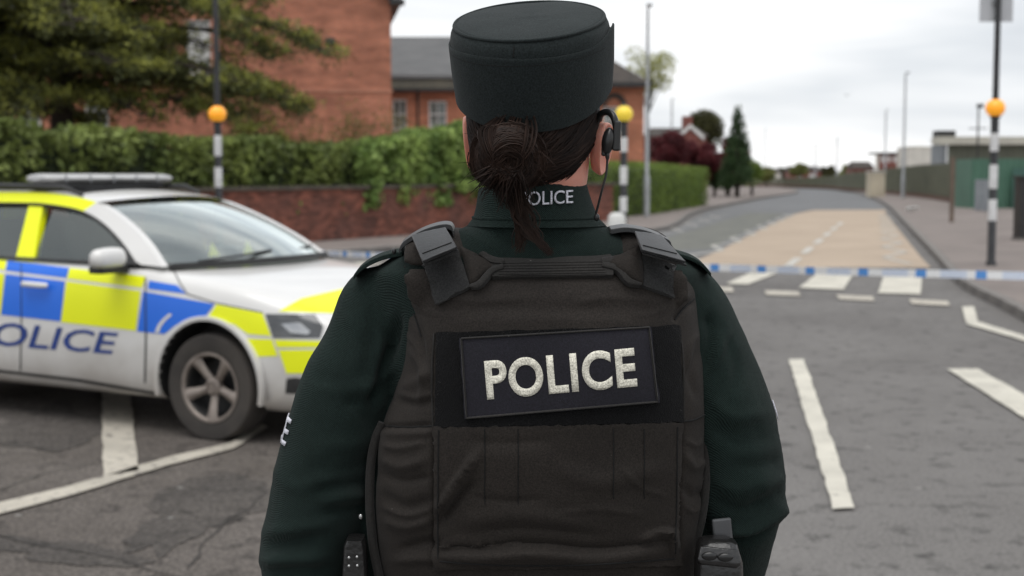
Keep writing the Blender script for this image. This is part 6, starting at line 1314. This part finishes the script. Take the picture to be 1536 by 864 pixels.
top = [(.1020, .0862, .0985), (.1030, .082, .094), (.1045, .06, .069), (.1055, .03, .035), (.1057, .004, .004)]
cp_.loft([cap_ring(*r_, wob=.0007) for r_ in prof + top]); cap_o = keep(cp_.build('cap', M_HAT, None, 180))
sculpt(cap_o, [], noise_amp=.0011, noise_scale=14)
pipe = MB(); pipe.tube([Vector(p) for p in cap_ring(.1012, .0876, .1000, 72)] + [Vector(cap_ring(.1012, .0876, .1000, 72)[0])], .0021, 8); sub_keep(pipe.build('crown_piping', M_HAT, None, 60), cap_o)
# turned-up band with an overlap end on her right
n_ = 84; bandr = []
for h_, a, b_ in ((-.005, .0880, .0998), (-.003, .0910, .1030), (.02, .0921, .1041), (.05, .0936, .1060), (.078, .0947, .1073), (.0805, .0948, .1074), (.0818, .0944, .1070), (.0815, .0936, .1062)):
    ring = []
    for k in range(n_ + 1):
        t = math.radians(12) - 2 * math.pi * k / n_ * .985; lift = .0; fl = .0035 * math.exp(-((k) / 3.0) ** 2) + .002 * math.exp(-((k - n_) / 3) ** 2); up = .010 * math.exp(-(k / 4.5) ** 2) if h_ > .07 else 0
        ring.append(CC + CR @ Vector(((a + fl) * math.cos(t), (b_ + fl) * math.sin(t), h_ + cap_low(h_, t) + up + .0012 * math.sin(3 * t + 1))))
    bandr.append(ring)
mb = MB(); mb.loft(bandr, False, False); o = mb.build('cap_band', M_HAT, None, 50); s2 = o.modifiers.new('so', 'SOLIDIFY'); s2.thickness = .0009; s2.offset = -1; sub_keep(o, cap_o)
bst = MB(); bst.tube([CC + CR @ Vector((.0951 * math.cos(t), .1077 * math.sin(t), .0745)) for t in np.linspace(math.radians(-5), math.radians(-340), 90)], .00055, 5); sub_keep(bst.build('band_stitch', M_STITCH, None, 60), cap_o)
CBV = bvh_of(cap_o); seam('cap_back_seam', [(771, 70), (770.5, 78), (770, 86)], CBV, M_STITCH, .0008, .0002, cap_o, 4)

# ---- hair: under-layer hugging the skull, combed strands, bun and tail
hb_ = MB(); rings = []
hair_e = (.0785, .0970, .0925)
def hsurf(az, el, k=1.0):     # az measured from the back of the head, + to her right; el up
    ce = math.cos(el) if el > 0 else math.cos(el) ** .62; fw = .030 * max(0, -math.sin(el)) ** 2
    return H(math.sin(az) * ce * hair_e[0] * k, -math.cos(az) * ce * hair_e[1] * k - .002 + fw, math.sin(el) * (hair_e[2] if el > 0 else .111) * k + .006)
def low(az):                  # lower hairline: deepest at the nape, rising to the ears
    a = abs(math.degrees(az)); return math.radians(-65 + (a / 80) ** 1.15 * 47 if a < 80 else -18 + (a - 80) * 1.2)
for f in np.linspace(0, 1, 12):
    rings.append([hsurf(az, low(az) * (1 - f) + math.radians(42) * f, 1.0 - (.035 if f == 0 else 0)) for az in np.linspace(math.radians(-96), math.radians(96), 40)])
hb_.loft(rings, False, False); hc = hb_.build('hair', M_HAIRC, None, 180); s2 = hc.modifiers.new('so', 'SOLIDIFY'); s2.thickness = .006; s2.offset = -1; keep(hc)
BUN = At(761, 237, 1.578); BR = (.0355, .027, .0345)
st_ = MB(); rs = random.Random(5)
def strand(P, r0, r1=None, n=4):
    k = len(P); st_.tube(P, [r0 + ((r1 if r1 is not None else r0 * .4) - r0) * i_ / (k - 1) for i_ in range(k)], n)
baz, bel = math.radians(-4), math.radians(-33)
for k in range(900):          # combed over the skull toward the bun
    if k < 330: az = rs.uniform(math.radians(-94), math.radians(94)); el = low(az) + rs.uniform(0, .12)
    else: az = rs.uniform(math.radians(-94), math.radians(94)); el = math.radians(rs.uniform(-10, 20))
    P = []; lift = rs.uniform(1.004, 1.03); ja, je = rs.gauss(0, .03), rs.gauss(0, .03); a1 = baz + rs.uniform(-.25, .25); e1 = bel + rs.uniform(-.22, .22)
    for i_ in range(9):
        t = i_ / 8; a = az + (a1 - az) * t + ja * math.sin(math.pi * t); e_ = el + (e1 - el) * (t ** 1.25) + je * math.sin(math.pi * t) - .10 * math.sin(math.pi * t) * abs(az); P.append(hsurf(a, e_, 1 + (lift - 1) * math.sin(math.pi * min(1, t * 1.05)) + .005 + .02 * t * t))
    strand(P, rs.uniform(.0006, .0011), .0006)
hs_ = keep(st_.build('combed_strands', M_HAIR, None, 60), per); 
st_ = MB(); st_.ell(BUN, (BR[0] * .9, BR[1] * .9, BR[2] * .9), None, 20, 14)
LOCKS = [([(1.0, .3), (.6, .85), (-.1, .92), (-.7, .55), (-.95, 0), (-.8, -.5)], 1.06, 120), ([(.9, .0), (.55, .5), (0, .62), (-.5, .35), (-.65, -.1), (-.4, -.42)], 1.16, 110), ([(.8, -.3), (.45, .15), (.05, .32), (-.32, .1), (-.25, -.18)], 1.12, 90),
         ([(-.9, .4), (-1.0, -.1), (-.75, -.6), (-.2, -.9), (.3, -.95)], 1.08, 100), ([(.95, .25), (1.02, -.2), (.8, -.6), (.35, -.88), (-.1, -.85)], 1.05, 100), ([(-.2, .95), (-.6, .8), (-.98, .4), (-1.0, 0)], 1.1, 70), ([(.2, .98), (.7, .75), (1.02, .3), (.95, -.1)], 1.07, 80), ([(.5, .2), (.68, -.2), (.45, -.52), (.05, -.58), (-.3, -.35)], 1.2, 90), ([(-.1, .1), (-.35, -.2), (-.15, -.5), (.2, -.45), (.3, -.1)], 1.14, 70)]
for gpts, kk, cnt in LOCKS:   # locks wound into a loose knot
    gc_ = crom(gpts, 3)
    for k in range(int(cnt * 1.5)):
        ox, oz = rs.gauss(0, .085), rs.gauss(0, .085); kb = kk + rs.gauss(0, .035); wx, wz, ph = rs.gauss(0, .05), rs.gauss(0, .05), rs.uniform(0, 6.28); i0 = rs.randint(0, 3); i1 = len(gc_) - rs.randint(0, 3); P = []
        for i_ in range(i0, i1):
            t = i_ / (len(gc_) - 1); x_ = gc_[i_][0] + ox + wx * math.sin(5 * t + ph); z_ = gc_[i_][1] + oz + wz * math.sin(5 * t + ph + 1); rr_ = math.hypot(x_, z_); y_ = -math.sqrt(max(.02, 1.15 - min(rr_, 1.05) ** 2)); P.append(BUN + Vector((x_ * BR[0], y_ * BR[1] * kb * 1.1, z_ * BR[2])) * 1.0)
        strand(P, rs.uniform(.0004, .0009), .0003)
for k in range(30):           # strands raked from the crown over the top of the bun
    x0 = rs.uniform(-.034, .03); P = [At(770 + x0 * 1300 * .8, 172 + rs.uniform(0, 10), 1.598), BUN + Vector((x0 * 1.1, -.018, .030)), BUN + Vector((x0 * .9, -.034, .008)), BUN + Vector((x0 * .4 + rs.gauss(0, .004), -.031, -.012))]
    strand([Vector(p) for p in crom([tuple(p) for p in P], 3)], rs.uniform(.0009, .0015), .0007)
for k in range(150):          # fan of ends below the bun
    a = rs.uniform(-2.9, -1.0); L = rs.uniform(.022, .05); c = BUN + Vector((rs.uniform(-.008, .016), -.030, rs.uniform(-.014, .0))); d = Vector((math.cos(a) * .95, rs.uniform(.0, .25), math.sin(a)))
    strand([c, c + d * L * .5 + Vector((0, -.006, 0)), c + d * L + Vector((0, .010, -.004))], rs.uniform(.0006, .0012), .0003)
for k in range(45):           # flyaways
    a = rs.uniform(0, 6.283); c = BUN + Vector((math.cos(a) * BR[0] * .8, -.012, math.sin(a) * BR[2] * .8)); d = Vector((math.cos(a + rs.gauss(0, .6)), rs.uniform(-.3, .3), math.sin(a + rs.gauss(0, .6))))
    L = rs.uniform(.012, .03); strand([c, c + d * L * .5, c + d * L + Vector((0, 0, -.006))], .0004, .0002, 3)
keep(st_.build('hair_bun', M_HAIR, None, 60))
st_ = MB()
for k in range(150):          # tail hanging over the collar
    f = rs.random(); two = f < .62
    if two: px = [(772 + rs.gauss(0, 7), 262, 1.575), (776 + rs.gauss(0, 6), 295, 1.585), (786 + rs.gauss(0, 7), 325, 1.588), (797 + rs.gauss(0, 6), 350, 1.588), (812 + rs.gauss(0, 4), 367, 1.586), (826 + rs.gauss(0, 3), 380 + rs.gauss(0, 3), 1.584)]
    else: px = [(770 + rs.gauss(0, 7), 262, 1.575), (774 + rs.gauss(0, 6), 300, 1.585), (780 + rs.gauss(0, 6), 330, 1.590), (781 + rs.gauss(0, 5), 355, 1.592), (777 + rs.gauss(0, 5), 375 + rs.gauss(0, 4), 1.594)]
    if rs.random() < .3: px = px[:-1]
    strand([Vector(q) for q in crom([tuple(At(*p)) for p in px], 3)], rs.uniform(.0009, .0016), .0003)
for k in range(40):
    u0 = rs.uniform(735, 800); px = [(u0, 268, 1.572), (u0 + rs.gauss(4, 6), 290, 1.578), (u0 + rs.gauss(8, 8), 305 + rs.gauss(0, 8), 1.585)]
    strand([Vector(q) for q in crom([tuple(At(*p)) for p in px], 3)], .0006, .0002, 3)
keep(st_.build('hair_tail', M_HAIR, None, 60))

# ---- radio earpiece on her right ear
EP = 1.672
ep = empty  # (kept simple: the earpiece is worn, a part of the figure)
hk = MB(); hk.tube([At(u, v, Y) for u, v, Y in crom([(898, 180, 1.675), (901, 172, 1.67), (908, 168, 1.665), (916, 170, 1.66), (922, 180, 1.655), (925, 200, 1.655), (926, 226, 1.655)], 5)], .0042, 10, flat=1.0); hook = keep(hk.build('earpiece', M_BLKPL, None, 60))
sub_keep(MB().box(At(925, 204, 1.653), (.0085, .012, .035), Matrix.Rotation(math.radians(3), 3, 'Y')).build('ear_hook_body', M_BLKPL, None, bevel=.002), hook)
sub_keep(MB().ell(At(912, 212, 1.652), (.0075, .010, .0165), Matrix.Rotation(math.radians(8), 3, 'Y'), 14, 10).build('ear_speaker', M_BLKPL, None, 180), hook)
sub_keep(MB().box(At(906, 224, 1.655), (.006, .012, .016)).build('ear_tip', M_BLKPL, None, bevel=.002), hook)
sub_keep(MB().tube([At(u, v, Y) for u, v, Y in crom([(911, 222, 1.65), (911, 240, 1.65), (909, 262, 1.65), (903, 285, 1.65), (898, 305, 1.655), (894, 320, 1.66)], 5)], [.0026] * 5 + [.0014] * 21, 8).build('cable', M_BLKPL, None, 60), hook)
sub_keep(MB().ell(At(895, 326, 1.66), (.0035, .0035, .0045)).build('cable_clip', M_BLKPL, None, 180), hook)

# ---- belt kit
belt = keep(MB().loft([ring_px(v, L, R, 1.75, hd, 48, 2.6) for v, L, R, hd in ((930, 590, 1036, .142), (932, 584, 1042, .147), (990, 580, 1046, .148), (992, 586, 1040, .143))]).build('duty_belt', M_BLKLEA, None, 50))
pch = MB(); pr = []
for v, L, R, yc, hd in ((806, 1056, 1092, 1.675, .012), (812, 1048, 1104, 1.672, .020), (840, 1043, 1112, 1.670, .026), (900, 1042, 1114, 1.672, .028), (960, 1044, 1110, 1.675, .026)): pr.append(ring_px(v, L, R, yc, hd, 24, 4))
pouch = keep(pch.loft(pr).build('belt_pouch', M_BLKLEA, None, 50))
fl_ = MB().loft([[At(u, v, Y) for u, v, Y in r_] for r_ in ([(1050, 818, 1.648), (1108, 824, 1.648), (1108, 828, 1.66), (1050, 822, 1.66)], [(1046, 840, 1.640), (1112, 846, 1.640), (1112, 850, 1.66), (1046, 844, 1.66)], [(1052, 846, 1.641), (1104, 852, 1.641), (1104, 855, 1.66), (1052, 850, 1.66)])]).build('pouch_flap', M_BLKLEA, None, 40, bevel=.002); sub_keep(fl_, pouch)
for u_ in (1064, 1088): sub_keep(MB().ell(At(u_, 834 + (u_ - 1064) * .08, 1.641), (.0095, .004, .0055)).build('pouch_stud', M_BLKPL, None, 180), pouch)
clipp = keep(MB().box(At(1084, 800, 1.70), (.024, .005, .038), Matrix.Rotation(math.radians(-6), 3, 'Y')).build('belt_clip', M_CLIP, None, bevel=.003)); sub_keep(MB().ell(At(1086, 806, 1.690), (.003, .002, .003)).build('clip_rivet', M_DARK, None, 180), clipp)
hol = keep(MB().loft([ring_px(v, L, R, 1.70, .018, 20, 5) for v, L, R in ((806, 521, 546), (815, 517, 549), (870, 514, 552), (980, 512, 556))]).build('holster', M_BLKLEA, None, 50))
for u_, v_ in ((523.5, 836.5), (535.5, 835.5), (523.5, 849), (536, 848.5)): sub_keep(MB().ell(At(u_, v_, 1.682), (.0019, .0015, .0019), None, 10, 6).build('holster_rivet', M_LAMP, None, 180), hol)
keep(MB().ell(At(541, 775, 1.70), (.0025, .002, .0035)).build('glint_bead', M_LAMP, None, 180))  # silver bead standing in for a small glint above the holster
# ---- trousers and boots
tm = MB()
tm.loft([ring_px(v, L, R, 1.75, hd, 24, 2.3) for v, L, R, hd in ((960, 592, 1034, .13), (1060, 580, 1046, .135), (1130, 585, 1042, .13))])
for s in (-1, 1):
    x_ = PX0.x + s * .095; z_ = At(800, 1080, 1.75).z
    tm.tube([(x_, 1.75, z_), (x_ + s * .01, 1.75, .80), (x_ + s * .015, 1.745, .50), (x_ + s * .02, 1.76, .28), (x_ + s * .02, 1.765, .09)], [.098, .09, .072, .068, .064], 18)
keep(rem(tm, 'trousers', M_TROUS, .009, 5))
for s in (-1, 1):
    x_ = PX0.x + s * .115; bt = MB(); rr = []
    for y_, w_, h_ in ((1.68, .030, .10), (1.69, .040, .13), (1.76, .044, .13), (1.83, .047, .085), (1.90, .048, .065), (1.94, .034, .05)):
        rr.append([(x_ + w_ * math.copysign(abs(math.cos(t)) ** .6, math.cos(t)), y_, h_ / 2 + h_ / 2 * math.copysign(abs(math.sin(t)) ** .7, math.sin(t)) + .001) for t in [2 * math.pi * k / 16 for k in range(16)]])
    keep(bt.loft(rr).build('boot', M_BLKLEA, None, 60))
